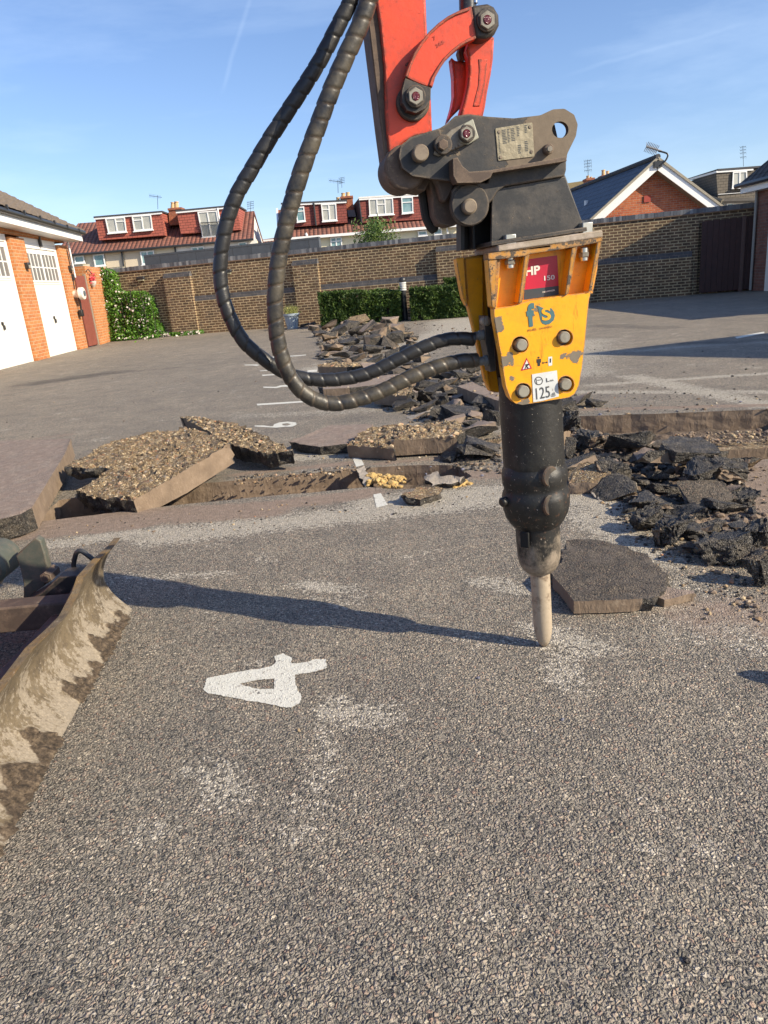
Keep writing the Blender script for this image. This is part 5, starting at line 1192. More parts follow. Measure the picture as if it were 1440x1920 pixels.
def lamp(x,y,i,lab,off=0):
    d=ray(x,y); p=CAM+d*((22.1)/(d.y+.235*d.x)); t=thing('wall_light',lab,'wall light',p,'bulkhead lights on the boundary wall')
    mb=MB(); mb.box((-.13,-.09,-.02),(.13,.0,.07),0,X=WX,Y=-WN,Z=V((0,0,1)),o=p); build('hood',mb,DARKF,t,bev=.02)
    mb=MB(); mb.box((-.10,-.075,-.06),(.10,-.005,-.02),0,X=WX,Y=-WN,Z=V((0,0,1)),o=p); build('lens',mb,simple('cloudy_lens',(.42,.40,.28),.4),t,bev=.01)
lamp(265,523,0,'bulkhead light on the brown wall just right of the flowering shrub'); lamp(345,516,1,'bulkhead light on the brown wall right of the first brick pier'); lamp(428,510,2,'bulkhead light on the brown wall, behind the outer hose bend')
# gate in the right-hand corner
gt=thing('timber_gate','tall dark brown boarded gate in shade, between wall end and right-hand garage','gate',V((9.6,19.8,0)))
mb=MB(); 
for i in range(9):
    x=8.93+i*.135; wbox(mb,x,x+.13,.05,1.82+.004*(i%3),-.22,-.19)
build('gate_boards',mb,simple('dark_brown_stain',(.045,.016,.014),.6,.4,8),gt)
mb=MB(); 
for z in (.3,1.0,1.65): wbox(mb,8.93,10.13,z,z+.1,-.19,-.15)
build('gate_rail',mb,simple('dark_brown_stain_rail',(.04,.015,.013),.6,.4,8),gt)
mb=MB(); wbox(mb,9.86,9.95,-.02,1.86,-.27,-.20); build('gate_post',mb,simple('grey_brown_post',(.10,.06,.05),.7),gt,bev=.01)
# =============================================================== GARAGES ON THE LEFT
GA,GB=-6.97,-.046
GD=V((GB,1,0)).normalized(); GO=V((1,-GB,0)).normalized()
def gp(s,z,o=0): return V((GA+GB*s,s,z))+GO*o
def gbox(mb,s0,s1,z0,z1,o0,o1,m=0):
    mb.hexa([gp(s0,z0,o0),gp(s0,z0,o1),gp(s1,z0,o1),gp(s1,z0,o0),gp(s0,z1,o0),gp(s0,z1,o1),gp(s1,z1,o1),gp(s1,z1,o0)],m)
lg_=thing('garage_block','orange brick garage row with white doors and dark tiled roof, on the left','garages',gp(18,0,-2))
mb=MB()
doors=[(15.1,17.42),(18.2,20.47),(12.0,14.33)]
for s0,s1,zt in ((11.3,12.0,2.95),(14.33,15.1,2.8),(17.42,18.2,2.74),(20.47,21.12,2.72)):
    mb=MB(); gbox(mb,s0,s1,-.1,zt,-.35,0); build('brick_pier',mb,BRICKO,lg_)
mb=MB(); gbox(mb,11.3,21.12,2.80,3.16,-.35,-.06); gbox(mb,11.3,21.12,-.1,3.1,-5.5,-.36); build('wall',mb,BRICKO,lg_)
def gdoor(s0,s1,top,lab):
    mb=MB(); gbox(mb,s0,s1,-.03,top+.18,-.16,-.12); d=build('garage_door',mb,WHITED,lg_); d['label']=lab
    mb=MB(); gbox(mb,s0+.02,s0+.10,-.02,top+.05,-.12,-.09); gbox(mb,s1-.10,s1-.02,-.02,top+.05,-.12,-.09); gbox(mb,s0+.101,s1-.101,top-.06,top+.05,-.12,-.09); gbox(mb,s0,s1,top+.055,top+.18,-.12,-.10); build('door_frame',mb,WHITED,d,bev=.004)
    w=s1-s0
    for k in range(2):
        a=s0+.17+k*(w-.34)/2+.03*k; b=a+(w-.34)/2-.04; z0,z1=top-.80,top-.18
        mb=MB(); gbox(mb,a,b,z0,z1,-.118,-.114); g=build('window_pane',mb,GLASSD,d)
        mb=MB(); t=.035
        gbox(mb,a-t,b+t,z1,z1+t,-.12,-.10); gbox(mb,a-t,b+t,z0-t,z0,-.12,-.10); gbox(mb,a-t,a,z0,z1,-.12,-.10); gbox(mb,b,b+t,z0,z1,-.12,-.10)
        for q in range(1,4): x=a+(b-a)*q/4; gbox(mb,x-.014,x+.014,z0,z1,-.1135,-.102)
        zm=(z0+z1)/2; gbox(mb,a,b,zm-.014,zm+.014,-.1137,-.1045); build('glazing_bars',mb,WHITE,d)
    mb=MB(); gbox(mb,s0+.11,s1-.11,top-.90,top-.885,-.12,-.112); build('panel_line',mb,simple('panel_shadow_gap',(.5,.5,.46),.5),d)
    mb=MB(); m_=(s0+s1)/2; gbox(mb,m_-.05,m_+.05,.88,.95,-.12,-.10); gbox(mb,m_-.012,m_+.03,.78,.88,-.112,-.07); build('handle',mb,DARKF,d,bev=.006)
gdoor(18.2,20.47,2.62,'white up-and-over garage door with eight-pane windows, beside the corner pier'); gdoor(15.1,17.42,2.70,'white up-and-over garage door cut by the left edge'); gdoor(12,14.33,2.7,'white garage door')
mb=MB(); gbox(mb,19.32,19.39,2.62,2.86,-.09,-.03); build('door_bracket',mb,DARKF,lg_)
# fascia, gutter, roof
def gz_(s,lo): return lo+(21.3-s)*.035 if s>15 else lo+.22
mb=MB(); s0,s1=11.0,21.5
def slope(mb,z0,z1,o0,o1,m=0):
    a,b=gz_(s0,0),gz_(s1,0)
    mb.hexa([gp(s0,z0+a,o0),gp(s0,z0+a,o1),gp(s1,z0+b,o1),gp(s1,z0+b,o0),gp(s0,z1+a,o0),gp(s0,z1+a,o1),gp(s1,z1+b,o1),gp(s1,z1+b,o0)],m)
slope(mb,2.84,3.06,.30,.33); slope(mb,2.84,2.86,-.06,.298); build('fascia',mb,WHITE,lg_)
mb=MB(); a,b=gp(s0,3.06+gz_(s0,0),.39),gp(s1+.03,3.06+gz_(s1,0),.39); mb.cyl(a,b,.06,16); 
gu=build('gutter',mb,DARKF,lg_)
mb=MB()
for s in np.arange(12,21.5,.9): mb.box((-.07,-.02,-.02),(.075,.02,.07),0,X=GO,Y=GD,o=gp(float(s),3.04+gz_(float(s),0),.39))
build('gutter_bracket',mb,DARKF,gu)
def garage_roof(gp_,s0,s1,z0,o0,run,rise,lab,parent,mat,rows=16,hip0=0,hip1=0,slope_z=None):
    mb=MB()
    for r in range(rows):
        t0=r/rows; t1=(r+1)/rows; 
        for k in range(int((s1-s0)/.30)):
            a=s0+k*.30; b=a+.292
            lo=s0+hip0*t0; hi=s1-hip1*t0
            if b>hi+.01 or a<lo-.01: continue
            zz=(slope_z(a) if slope_z else 0)
            A=gp_(a,z0+rise*t0+zz+.045,o0-run*t0); B=gp_(b,z0+rise*t0+zz+.045,o0-run*t0); C=gp_(b,z0+rise*t1+zz+.005,o0-run*t1-.05); D_=gp_(a,z0+rise*t1+zz+.005,o0-run*t1-.05)
            dn=V((0,0,-.045)); j=V((0,0,U(-.004,.004))); M_=(A+B)/2+V((0,0,.022)); M2=(C+D_)/2+V((0,0,.022))
            mb.add([A+j,M_+j,B+j,C+j,M2+j,D_+j,A+dn,B+dn],[(0,1,4,5),(1,2,3,4),(6,7,2,1,0)])
    return build('tiled_roof',mb,mat,parent,smooth=False)
ROOFG=simple('weathered_brown_tile',(.155,.125,.10),.95,.45,6,0,.006,40)
ROOFD=simple('dark_slate_tile',(.045,.05,.058),.7,.3,6,0,.004,40)
garage_roof(gp,11.0,21.5,3.08,.42,3.6,2.1,'',lg_,ROOFG,18,0,0,lambda s:gz_(s,0))
mb=MB(); z=3.1
mb.prism([gp(21.44,z,.32),gp(21.44,z+2.0,-3.2),gp(21.44,z,-6.6)],GD*-.12); build('gable_wall',mb,BRICKO,lg_)
mb=MB(); mb.hexa([gp(11,5.1,-3.2),gp(21.5,5.1,-3.2),gp(21.5,2.9,-6.9),gp(11,2.9,-6.9),gp(11,5.15,-3.2),gp(21.5,5.15,-3.2),gp(21.5,2.95,-6.9),gp(11,2.95,-6.9)]); build('rear_roof',mb,ROOFG,lg_)
mb=MB(); mb.hexa([gp(11.1,3.04,.28),gp(21.4,2.98,.28),gp(21.4,5.05,-3.2),gp(11.1,5.05,-3.2),gp(11.1,3.08,.28),gp(21.4,3.03,.28),gp(21.4,5.09,-3.2),gp(11.1,5.09,-3.2)]); build('roof_deck',mb,ROOFG,lg_)
def glamp(s,z,lab):
    t=thing('wall_lantern',lab,'wall light',gp(s,z,.0),'square lamps on the garage piers'); mb=MB(); gbox(mb,s-.07,s+.07,z-.06,z+.08,0,.09); build('lamp_body',mb,DARKF,t,bev=.01)
    mb=MB(); gbox(mb,s-.055,s+.055,z-.05,z+.02,.09,.105); build('lens',mb,simple('lamp_lens',(.35,.33,.28),.3),t)
glamp(17.95,2.12,'small square lamp on the brick pier between the two garage doors'); glamp(20.9,2.12,'small square lamp high on the corner pier of the garages')
t=thing('hose_reel','round white housing with black dangling box, on the garage corner pier','wall housing',gp(21.0,1.45))
c=gp(20.85,1.46,0.0); mb=MB(); ax_=(GO*.35+V((.2,-1,0)).normalized()*-.0+GO).normalized()
mb.lathe(c,c+GO,[(0,.09),(.10,.10),(.14,.13),(.16,.165),(.26,.165),(.28,.15)],32); build('white_housing',mb,simple('cream_plastic',(.72,.69,.60),.4),t)
mb=MB(); mb.cyl(c+GO*.281,c+GO*.30,.075,24); build('dark_centre',mb,simple('grey_blue_lens',(.10,.13,.15),.3),t)
mb=MB(); mb.tube(catmull([c+GO*.12+V((0,.02,-.1)),c+GO*.12+V((0,.05,-.25)),c+GO*.11+V((0,.03,-.42))],5),.012,8); mb.tube(catmull([c+GO*.12+V((0,-.05,-.1)),c+GO*.12+V((0,-.02,-.3)),c+GO*.11+V((0,.0,-.42))],5),.012,8); mb.tube([gp(20.98,2.62,.02),gp(21.0,2.0,.02),gp(20.95,1.6,.02)],.012,8); build('cable',mb,RUBBER,t)
mb=MB(); mb.box((.04,-.07,-.60),(.14,.09,-.42),0,X=GO,Y=GD,o=c); build('black_box',mb,RUBBER,t,bev=.02)
t=build('key_box',(lambda m:(gbox(m,20.95,21.05,2.0-.18,2.0-.02,0,.05),m)[1])(MB()),DARKF,org=gp(21,1.9),label='small black box on the garage corner pier under its lamp',cat='box')
mb=MB(); mb.tube([gp(21.17,3.0,.03),gp(21.17,2.3,.03),gp(21.17,1.9,.03)],.022,10); build('downpipe',mb,WHITE,lg_)
# side gate and its pier
sg=thing('side_gate','reddish brown boarded gate between garage corner and orange brick pier','gate',gp(21.5,0))
mb=MB(); 
for i in range(5): s=21.16+i*.16; gbox(mb,s,s+.155,.03,1.95,.0,.03)
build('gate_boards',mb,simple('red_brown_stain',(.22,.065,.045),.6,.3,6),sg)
mb=MB(); gbox(mb,21.97,22.04,0,2.0,-.02,.05); build('gate_stile',mb,simple('weathered_timber',(.30,.24,.18),.8),sg)
mb=MB(); gbox(mb,22.06,22.62,-.1,2.22,-.30,.06); gbox(mb,22.62,24.3,-.1,2.22,-.30,.0)
build('brick_pillar',mb,BRICKO,org=gp(22.3,0),label='orange brick gate pier with short return, left of the flowering shrub',cat='pillar')
p=gp(22.3,1.84,.13); t=thing('hanging_basket','small pink and red flower basket hanging on the orange gate pier','flower basket',p)
mb=MB(); mb.lathe(p+V((0,0,-.2)),p,[(0,.03),(.06,.08),(.12,.10),(.16,.1)],16); build('basket',mb,simple('wicker',(.5,.45,.4),.8),t)
def leaves(mb,pts,size,jit=.6,asp=.55,upb=.0):
    for p in pts:
        n=V((U(-1,1),U(-1,1),U(-1,1)+upb)).normalized(); a=n.orthogonal().normalized(); q=U(0,6.28); b=n.cross(a); a,b=a*math.cos(q)+b*math.sin(q),b*math.cos(q)-a*math.sin(q)
        s=size*U(1-jit,1+jit); mb.add([p-a*s,p+b*s*asp-n*s*.12,p+a*s,p-b*s*asp-n*s*.12],[(0,1,2,3)])
mb=MB(); leaves(mb,[p+V((random.gauss(0,.06),random.gauss(0,.06),random.gauss(.03,.07))) for _ in range(90)],.04); build('blooms',mb,simple('red_pink_petals',(.70,.08,.10),.6,.5,30),t,smooth=False)
mb=MB(); mb.tube(catmull([gp(22.08,2.05,.06),gp(22.1,2.12,.13),gp(22.3,2.0,.14)],4),.012,6); build('bracket',mb,DARKF,t)
# =============================================================== PLANTS
def leafmat(name,a,b,c):
    m=MN(name); g=m.n('ShaderNodeNewGeometry'); col=m.ramp(g.outputs['Random Per Island'],[(0,a),(.55,b),(1,c)])
    n=m.noise(1.7,4); col=m.mix(1.,col,m.ramp(n,[(.3,(.72,.75,.7)),(.7,(1.2,1.2,1.15))]),'MULTIPLY')
    m.out(col,.5,0,.4); tr=m.n('ShaderNodeBsdfTranslucent'); m.lk(col,tr.inputs[0]); ms=m.n('ShaderNodeMixShader'); ms.inputs[0].default_value=.25
    o=m.t.nodes['Material Output']; m.lk(m.b.outputs[0],ms.inputs[1]); m.lk(tr.outputs[0],ms.inputs[2]); m.lk(ms.outputs[0],o.inputs[0]); return m.m
LEAFY=leafmat('shrub_leaves',(.055,.14,.018),(.10,.24,.03),(.20,.36,.05)); HEDGE=leafmat('hedge_leaves',(.028,.058,.013),(.060,.112,.024),(.13,.19,.04)); HEDGEC=simple('hedge_twigs',(.03,.028,.018),.9)
BUDD=leafmat('bush_leaves',(.06,.11,.03),(.12,.20,.05),(.24,.32,.10))
PET=leafmat('white_pink_petals',(.75,.72,.68),(.70,.66,.62),(.62,.40,.48))
def shrub():
    t=thing('flowering_shrub','bright green climbing shrub dotted with white and pink flowers against the wall','shrub',gz(235,640))
    def vol():
        # profile height along x (photo px) -> top
        while True:
            x=U(170,385); 
            top=np.interp(x,[170,185,200,222,232,250,275,290,303,312,340,385],[505,500,502,508,545,546,545,556,600,622,630,634]); yb=np.interp(x,[170,385],[648,628])
            y=yb-(yb-top)*(1-rnd()**1.3*1.0)*U(.92,1.04) if False else U(top,yb)
            if x>312 and rnd()<.55: continue
            d=U(-.75,.0) if x<312 else U(-.3,-.02)
            d2=d*(.45+.55*(y-top)/(yb-top+1))
            r=ray(x,y); p=CAM+r*(22.1/(r.y+.235*r.x)); p=p+WN*(-d2)*1.0
            if p.z<.02: p.z=U(.01,.1)
            n=noise.noise(p*2.6)
            if n<-.28 and rnd()<.7: continue
            return p,d2
    pts=[vol()[0] for _ in range(17000)]
    mb=MB(); leaves(mb,pts,.036,.5,.5); build('foliage',mb,LEAFY,t,smooth=False)
    mb=MB(); fp=[]
    while len(fp)<820:
        p,d=vol()
        if noise.noise(p*2.1+V((5,5,5)))>-.15: fp.append(p+WN*.12)
    leaves(mb,fp,.030,.4,.9); build('flowers',mb,PET,t,smooth=False)
    mb=MB()
    for i in range(9):
        x=180+i*14; a=gz(x,642-i); b=a+V((U(-.1,.1),.1,U(.7,1.6))); mb.tube(catmull([a,a.lerp(b,.5)+V((U(-.1,.1),0,0)),b],5),.012,6)
    build('stems',mb,HEDGEC,t)
shrub()
def hedge(lab,x0,x1,yt0,yt1,yb,back,dep,n):
    on=lambda x,y:(lambda d:CAM+d*((22.1-back)/(d.y+.235*d.x)))(ray(x,y)); a=on(x0,yb); b=on(x1,yb); a.z=b.z=0; zt=gy(x0,yt0,a.y).z; zt2=gy(x1,yt1,b.y).z
    t=thing('clipped_hedge',lab,'hedge',(a+b)/2,'clipped hedges by the back wall'); X=(b-a); Ln=X.length; X.normalize(); Yv=V((-X.y,X.x,0)); mb=MB(); core=MB()
    core.box((.12,.12,0),(Ln-.12,dep-.1,min(zt,zt2)-.12),0,X=X,Y=Yv,o=a); build('inner_twigs',core,HEDGEC,t)
    pts=[]
    while len(pts)<n:
        u,v,w=rnd()*Ln,rnd()*dep,rnd(); h=zt+(zt2-zt)*u/Ln; k=rnd()
        if k<.62: v=abs(random.gauss(0,.06))
        elif k<.86: w=1-abs(random.gauss(0,.05))
        elif k<.95: u=abs(random.gauss(0,.06))
        else: u=Ln-abs(random.gauss(0,.06))
        q=V((u*2.2,v*2.2,w*h*2.2)); off=.11*noise.fractal(q+V((x0,0,0)),1,2,4)
        p=a+X*u+Yv*(v-off)+V((0,0,max(.03,w*h+off*.9*(w>.9))))
        if noise.noise(q*2.3)<-.42: continue
        pts.append(p)
    leaves(mb,pts,.040,.5,.5,.2); build('foliage',mb,HEDGE,t,smooth=False)
hedge('dark clipped hedge left of the bollard light, behind the far pile',602,751,549,546,606,2.0,1.1,11000)
hedge('clipped hedge right of the bollard light, partly behind the yellow breaker plate',771,905,544,528,603,2.2,1.2,9000)
hedge('brighter bush end at the foot of the wall, tucked behind the breaker',835,920,522,514,597,1.0,.9,4000)
# bollard light
q=gy(754,519,20.3); p=V((q.x,q.y,0)); HB=q.z; t=thing('bollard_light','short black bollard with louvred white lamp head between the hedges','bollard',p)
mb=MB(); mb.cyl(p,p+V((0,0,HB-.36)),.075,20); build('post',mb,DARKF,t)
mb=MB(); 
for i in range(4): mb.lathe(p+V((0,0,HB-.36+i*.058)),p+V((0,0,3)),[(0,.07),(.01,.092),(.045,.092),(.055,.07)],24)
build('louvred_lens',mb,simple('white_louvre',(.62,.62,.60),.4),t)
mb=MB(); mb.lathe(p+V((0,0,HB-.13)),p+V((0,0,3)),[(0,.092),(.05,.098),(.09,.085),(.12,.055),(.13,.01)],24); build('cap',mb,DARKF,t)
# planter
p=gz(549,616); t=thing('plant_pot','pale blue-grey fluted plant pot with a wispy plant, at the wall foot','plant pot',p); mb=MB(); seg=48
pr=[(0,.15),(.04,.155),(.32,.20),(.34,.235),(.40,.24),(.40,.21),(.36,.20)]; vs=[];fs=[]
for z,r in pr:
    for k in range(seg):
        w=2*math.pi*k/seg; rr=r*(1+(.05 if k%3 else -.05)*(z<.33)*.8); vs.append(p+V((math.cos(w)*rr,math.sin(w)*rr,z*1.05)))
for i in range(len(pr)-1):
    for k in range(seg): k2=(k+1)%seg; fs.append((i*seg+k,i*seg+k2,(i+1)*seg+k2,(i+1)*seg+k))
fs.append(tuple(range((len(pr)-1)*seg,len(pr)*seg))); mb.add(vs,fs); build('pot',mb,simple('blue_grey_glaze',(.30,.36,.42),.5,.1),t)
mb=MB(); 
for i in range(70):
    a=p+V((U(-.12,.12),U(-.12,.12),.38)); b=a+V((random.gauss(0,.12),random.gauss(0,.1),U(.1,.36))); w=V((.012,0,0)); mb.add([a-w,a+w,b],[(0,1,2)])
leaves(mb,[p+V((random.gauss(0,.1),random.gauss(0,.1),U(.4,.62))) for _ in range(80)],.03); build('plant',mb,leafmat('pot_plant',(.2,.22,.06),(.35,.36,.12),(.45,.42,.2)),t,smooth=False)
p=gz(284,624); t=thing('clay_pot','small orange clay pot among the shrub flowers','plant pot',p+WN*.5); mb=MB(); q=p+WN*.3; mb.lathe(q,q+V((0,0,1)),[(0,.10),(.22,.14),(.22,.16),(.28,.16)],20); build('pot',mb,simple('terracotta',(.5,.18,.07),.8),t)
# bush above the wall
def bush():
    Y=26.; t=thing('garden_bush','loose green bush poking above the wall in front of the cream house','bush',gy(700,470,Y)*1.0); t.location.z=0
    mb=MB(); st=MB(); rs=random.Random(4)
    for i in range(42):
        x=rs.gauss(710,16); b=gy(x*.5+355,520,Y)+V((0,rs.uniform(-.5,.5),0)); tx=np.clip(x+rs.gauss(0,14),625,745); ty=rs.uniform(415,452) if 660<tx<745 else rs.uniform(440,455)
        if rs.random()<.2: ty=rs.uniform(405,415) if tx>680 else 425
        e=gy(float(tx),float(ty),Y)+V((0,rs.uniform(-.6,.6),0)); c=catmull([b,b.lerp(e,.5)+V((rs.uniform(-.1,.1),0,.1)),e],8); st.tube(c,lambda i:.012*(1-i/20),5)
        n=70
        for q in range(n):
            k=rs.random()**.6; pt=c[min(len(c)-1,int(k*len(c)))]; leaves(mb,[pt+V((rs.gauss(0,.10),rs.gauss(0,.12),rs.gauss(0,.08)))],.06,.4,.35)
    build('foliage',mb,BUDD,t,smooth=False); build('stems',st,HEDGEC,t)
bush()
# =============================================================== HOUSES BEYOND
def hp_(Y): return lambda x,y,d=0: gy(x,y,Y)+V((0,d,0))
def quadbox(mb,pts,d0,d1,P,m=0): mb.prism([P(x,y,d0) for x,y in pts],V((0,d1-d0,0)),m)
def window(par,P,q,cols,d,glass=GLASS,trans=None,fr=.07,name='window'):
    """q: TL,TR,BR,BL pixels"""
    TL,TR,BR,BL=[P(x,y,d) for x,y in q]; B=lambda u,v:(TL.lerp(TR,u)).lerp(BL.lerp(BR,u),v)
    mb=MB(); out=V((0,-.07,0)); W_=(TR-TL).length; H_=(BL-TL).length; fu=fr/W_; fv=fr/H_
    def bar(u0,v0,u1,v1,o=out): mb.prism([B(u0,v0),B(u1,v0),B(u1,v1),B(u0,v1)],o)
    bar(0,0,1,fv); bar(0,1-fv,1,1); bar(0,fv,fu,1-fv); bar(1-fu,fv,1,1-fv)
    for c in range(1,cols): u=c/cols; bar(u-fu*.55,fv,u+fu*.55,1-fv,V((0,-.06,0)))
    for (u0,u1,v) in (trans or []): bar(u0+fu*.5,v-fv*.4,u1-fu*.5,v+fv*.4,V((0,-.065,0)))
    w=build(name,mb,WHITE,par)
    mb=MB(); mb.prism([B(.01,.01),B(.99,.01),B(.99,.99),B(.01,.99)],V((0,-.02,0))); build('pane',mb,glass,w)
    mb=MB(); mb.prism([B(-.04,1),B(1.04,1),B(1.04,1+fv*.9),B(-.04,1+fv*.9)],V((0,-.14,0))); build('sill',mb,WHITE,w)
    return w
def antenna(x,yb,yt,Y,lab,kind=0,parent=None,s=1.):
    b=gy(x,yb,Y); e=gy(x+(yb-yt)*-.03,yt,Y); t=thing('tv_aerial',lab,'aerial',b); m=MB(); m.tube([b,e],.03*s,6); build('mast',m,DARKF,t)
    m=MB(); k=mpp(e)
    if kind==0:
        c=b.lerp(e,.85); m.tube([c+V((-.9*s,0,.25*s)),c+V((.5*s,0,-.05*s))],.025*s,5)
        for i in range(9): q=c+V((-.9*s+i*.15*s,0,.25*s-i*.032*s)); m.tube([q+V((0,-.15*s,-.22*s)),q+V((0,.15*s,.22*s))],.012*s,4)
    else:
        for z in (.95,.8,.65,.45):
            c=b.lerp(e,z); m.tube([c+V((-.45*s,0,0)),c+V((.45*s,0,.04))],.022*s,5)
            for i in range(5): q=c+V((-.4*s+i*.2*s,0,0)); m.tube([q+V((0,-.1,-.18*s)),q+V((0,.1,.18*s))],.012*s,4)
    build('aerial_elements',m,DARKF,t)
def chimney(par,P,x0,x1,yt,yb,pots,d=3.5,mat=BRICKC,dp=.9):
    m=MB(); sk=.10*(x1-x0)
    quadbox(m,[(x0,yt+sk),(x1,yt),(x1+2,yb-sk),(x0+2,yb)],d,d+dp,P); quadbox(m,[(x0-1,yt+sk),(x1+1,yt),(x1+1,yt+4),(x0-1,yt+4+sk)],d-.08,d+dp+.08,P); c=build('chimney',m,mat,par)
    for (a,y0,y1,w) in pots:
        b=P(a,y1+2,d+dp*.5); e=P(a-.3,y0,d+dp*.5); m=MB(); k=mpp(b); m.lathe(b,e,[(0,w*k*.55),((e-b).length*.85,w*k*.42),((e-b).length*.87,w*k*.52),((e-b).length,w*k*.5)],14); build('chimney_pot',m,TCOTTA,c)
def roofquad(par,mat,c,name='roof',th=.12):
    m=MB(); n=geometry.normal(c); n=n if n.z>0 else -n; m.prism(c,n*-th); return build(name,m,mat,par)
# ---- left terrace
Y=50.; P=hp_(Y); D_=4.2
zl=lambda l:[(120+a/4,360+b/4) for a,b in l]; zr=lambda l:[(500+a/4,340+b/4) for a,b in l]
hl=thing('terraced_house','cream terrace with red tiled roof and two dormers, at left behind the wall','house',V((-13,50,0)))
def eav(p,dz=0): return p
L0,L1=P(100,479.5,0),P(475,447,0); R0,R1=P(100,409,D_),P(459,384,D_)
roofquad(hl,TILER,[L0,L1,R1,R0])
zE=min(L0.z,L1.z)
mb=MB(); a,b=L0+V((0,.35,-.05)),L1+V((0,.35,-.05)); mb.hexa([V((a.x,a.y,0)),V((b.x,b.y,0)),V((b.x,b.y+8,0)),V((a.x,a.y+8,0)),a,b,b+V((0,8,0)),a+V((0,8,0))]); build('wall',mb,CREAM,hl)
mb=MB(); mb.prism([L1+V((-.05,.3,-.2)),R1+V((-.05,0,-.3)),R1+V((-.05,4,-2.6)),V((L1.x-.05,L1.y+8,L1.z-.3))],V((-.2,0,0))); build('gable_wall',mb,WRENDER,hl)
roofquad(hl,TILER,[R0,R1,R1+V((0,4.2,-2.7)),R0+V((0,4.2,-2.7))],'rear_roof')
mb=MB(); mb.tube([L0+V((0,-.06,-.06)),L1+V((0,-.06,-.06))],.075,8); build('gutter',mb,DARKF,hl)
mb=MB(); quadbox(mb,zl([(290,450),(425,435),(445,555),(310,570)]),.30,.34,P); quadbox(mb,zl([(440,437),(565,425),(585,560),(455,570)]),.30,.34,P); build('render_panel',mb,simple('warm_cream_render',(.60,.51,.38),.9,.05,2),hl)
mb=MB(); quadbox(mb,zl([(830,410),(1440,352),(1450,440),(840,480)]),.28,.34,P); build('white_wall',mb,WRENDER,hl)
for q,c,g in (([(65,482),(140,474),(150,530),(75,535)],1,GLASST),([(208,470),(290,462),(305,550),(225,560)],1,GLASST),([(562,446),(668,437),(680,530),(580,545)],2,GLASST),([(945,413),(1045,404),(1052,450),(955,455)],2,GLASST),([(1300,378),(1365,370),(1375,425),(1310,430)],1,GLASST)):
    window(hl,P,zl(q),c,.22,g)
for q in ([(422,432),(432,431),(452,555),(442,556)],[(826,412),(836,411),(845,480),(835,481)]):
    m=MB(); a=P(*zl([q[0]])[0],.2); b=P(*zl([q[3]])[0],.2); m.tube([a,b],.06,8); build('downpipe',m,DARKF,hl)
def dormer(par,P,face,df,roofpts,mat,fasc=True,depth=3.6,left=None,dark=FELT,fmat=WHITE):
    m=MB(); quadbox(m,face,df,df+depth,P); d=build('dormer',m,mat,par)
    m=MB(); TL,TR=face[0],face[1]
    m.prism([P(TL[0]-2,TL[1]-1.2,df-.12),P(TR[0]+2,TR[1]-1.2,df-.12),P(TR[0]+2,TR[1]-4.2,df-.12),P(TL[0]-2,TL[1]-4.2,df-.12)],V((0,depth+.2,0))); build('dormer_roof',m,dark,d)
    m=MB(); m.prism([P(TL[0]-1,TL[1]+2,df-.10),P(TR[0]+1,TR[1]+2,df-.10),P(TR[0]+1,TR[1]-1.3,df-.10),P(TL[0]-1,TL[1]-1.3,df-.10)],V((0,.09,0))); build('dormer_fascia',m,fmat,d)
    return d
f=[(169,408),(296,397),(303,440),(177,449)]; d1=dormer(hl,P,f,.9,None,CLADL)
window(d1,P,zl([(275,190),(425,178),(440,292),(300,304)]),2,.86,GLASSC,[(.5,1,.28)]); window(d1,P,zl([(478,172),(625,160),(640,275),(497,288)]),2,.86,GLASSC,[(0,.5,.3)])
f=[(325,396),(440,385),(447,429),(333,437)]; d2=dormer(hl,P,f,.9,None,CLADL)
fw_=window(d2,P,zl([(980,140),(1128,130),(1160,325),(1018,338)]),2,.84,GLASSC,name='balcony_door')
m=MB()
for i in range(15):
    u=i/14; a=zl([(1003+u*148,228-u*8)])[0]; b=zl([(1018+u*142,332-u*12)])[0]; m.tube([P(*a,.68),P(*b,.68)],.014,4)
m.tube([P(*zl([(1001,226)])[0],.68),P(*zl([(1152,217)])[0],.68)],.025,5); build('balcony_rail',m,DARKF,d2)
window(d2,P,zl([(1192,130),(1225,128),(1235,200),(1200,205)]),1,.86,GLASST)
m=MB(); m.tube([P(*zl([(1132,112)])[0],.8),P(*zl([(1140,160)])[0],.8),P(*zl([(1172,320)])[0],.8)],.06,6); build('vent_pipe',m,WHITE,d2)
chimney(hl,P,299,324,382,418,[(304.5,371,381,8),(312,369.5,380,8)],2.2)
antenna(296,392,366,55,'wispy aerial beside the left chimney pots',0,s=.6); antenna(470,402,378,56,'faint aerial behind the outer hose, right of the left terrace',1,s=.55)
# ---- middle terrace
hr=thing('terraced_house','cream house with red-clad dormers and brown-red tiled roof, middle, right of the near hose','house',V((2,50,0)))
L0,L1=P(545,446,0),P(868,420,0); V0=P(509,462,2.0)
R0,R1=P(507,382,D_),P(868,357,D_)
roofquad(hr,TILER,[P(524,447.5,0),L1,R1,R0])
E0=P(524,447.5,0)
mb=MB(); a,b=E0+V((0,.35,-.05)),L1+V((0,.35,-.05)); mb.hexa([V((a.x,a.y,0)),V((b.x,b.y,0)),V((b.x,b.y+8,0)),V((a.x,a.y+8,0)),a,b,b+V((0,8,0)),a+V((0,8,0))]); build('wall',mb,simple('yellow_cream_render',(.72,.66,.46),.9,.05,2),hr)
mb=MB(); mb.prism([E0+V((-.02,.3,-.25)),R0+V((-.05,0,-.1)),R0+V((-.05,4.2,-2.8)),V((E0.x,E0.y+8,0)),V((E0.x,E0.y+.3,0))],V((.25,0,0))); build('side_wall',mb,CLAD,hr)
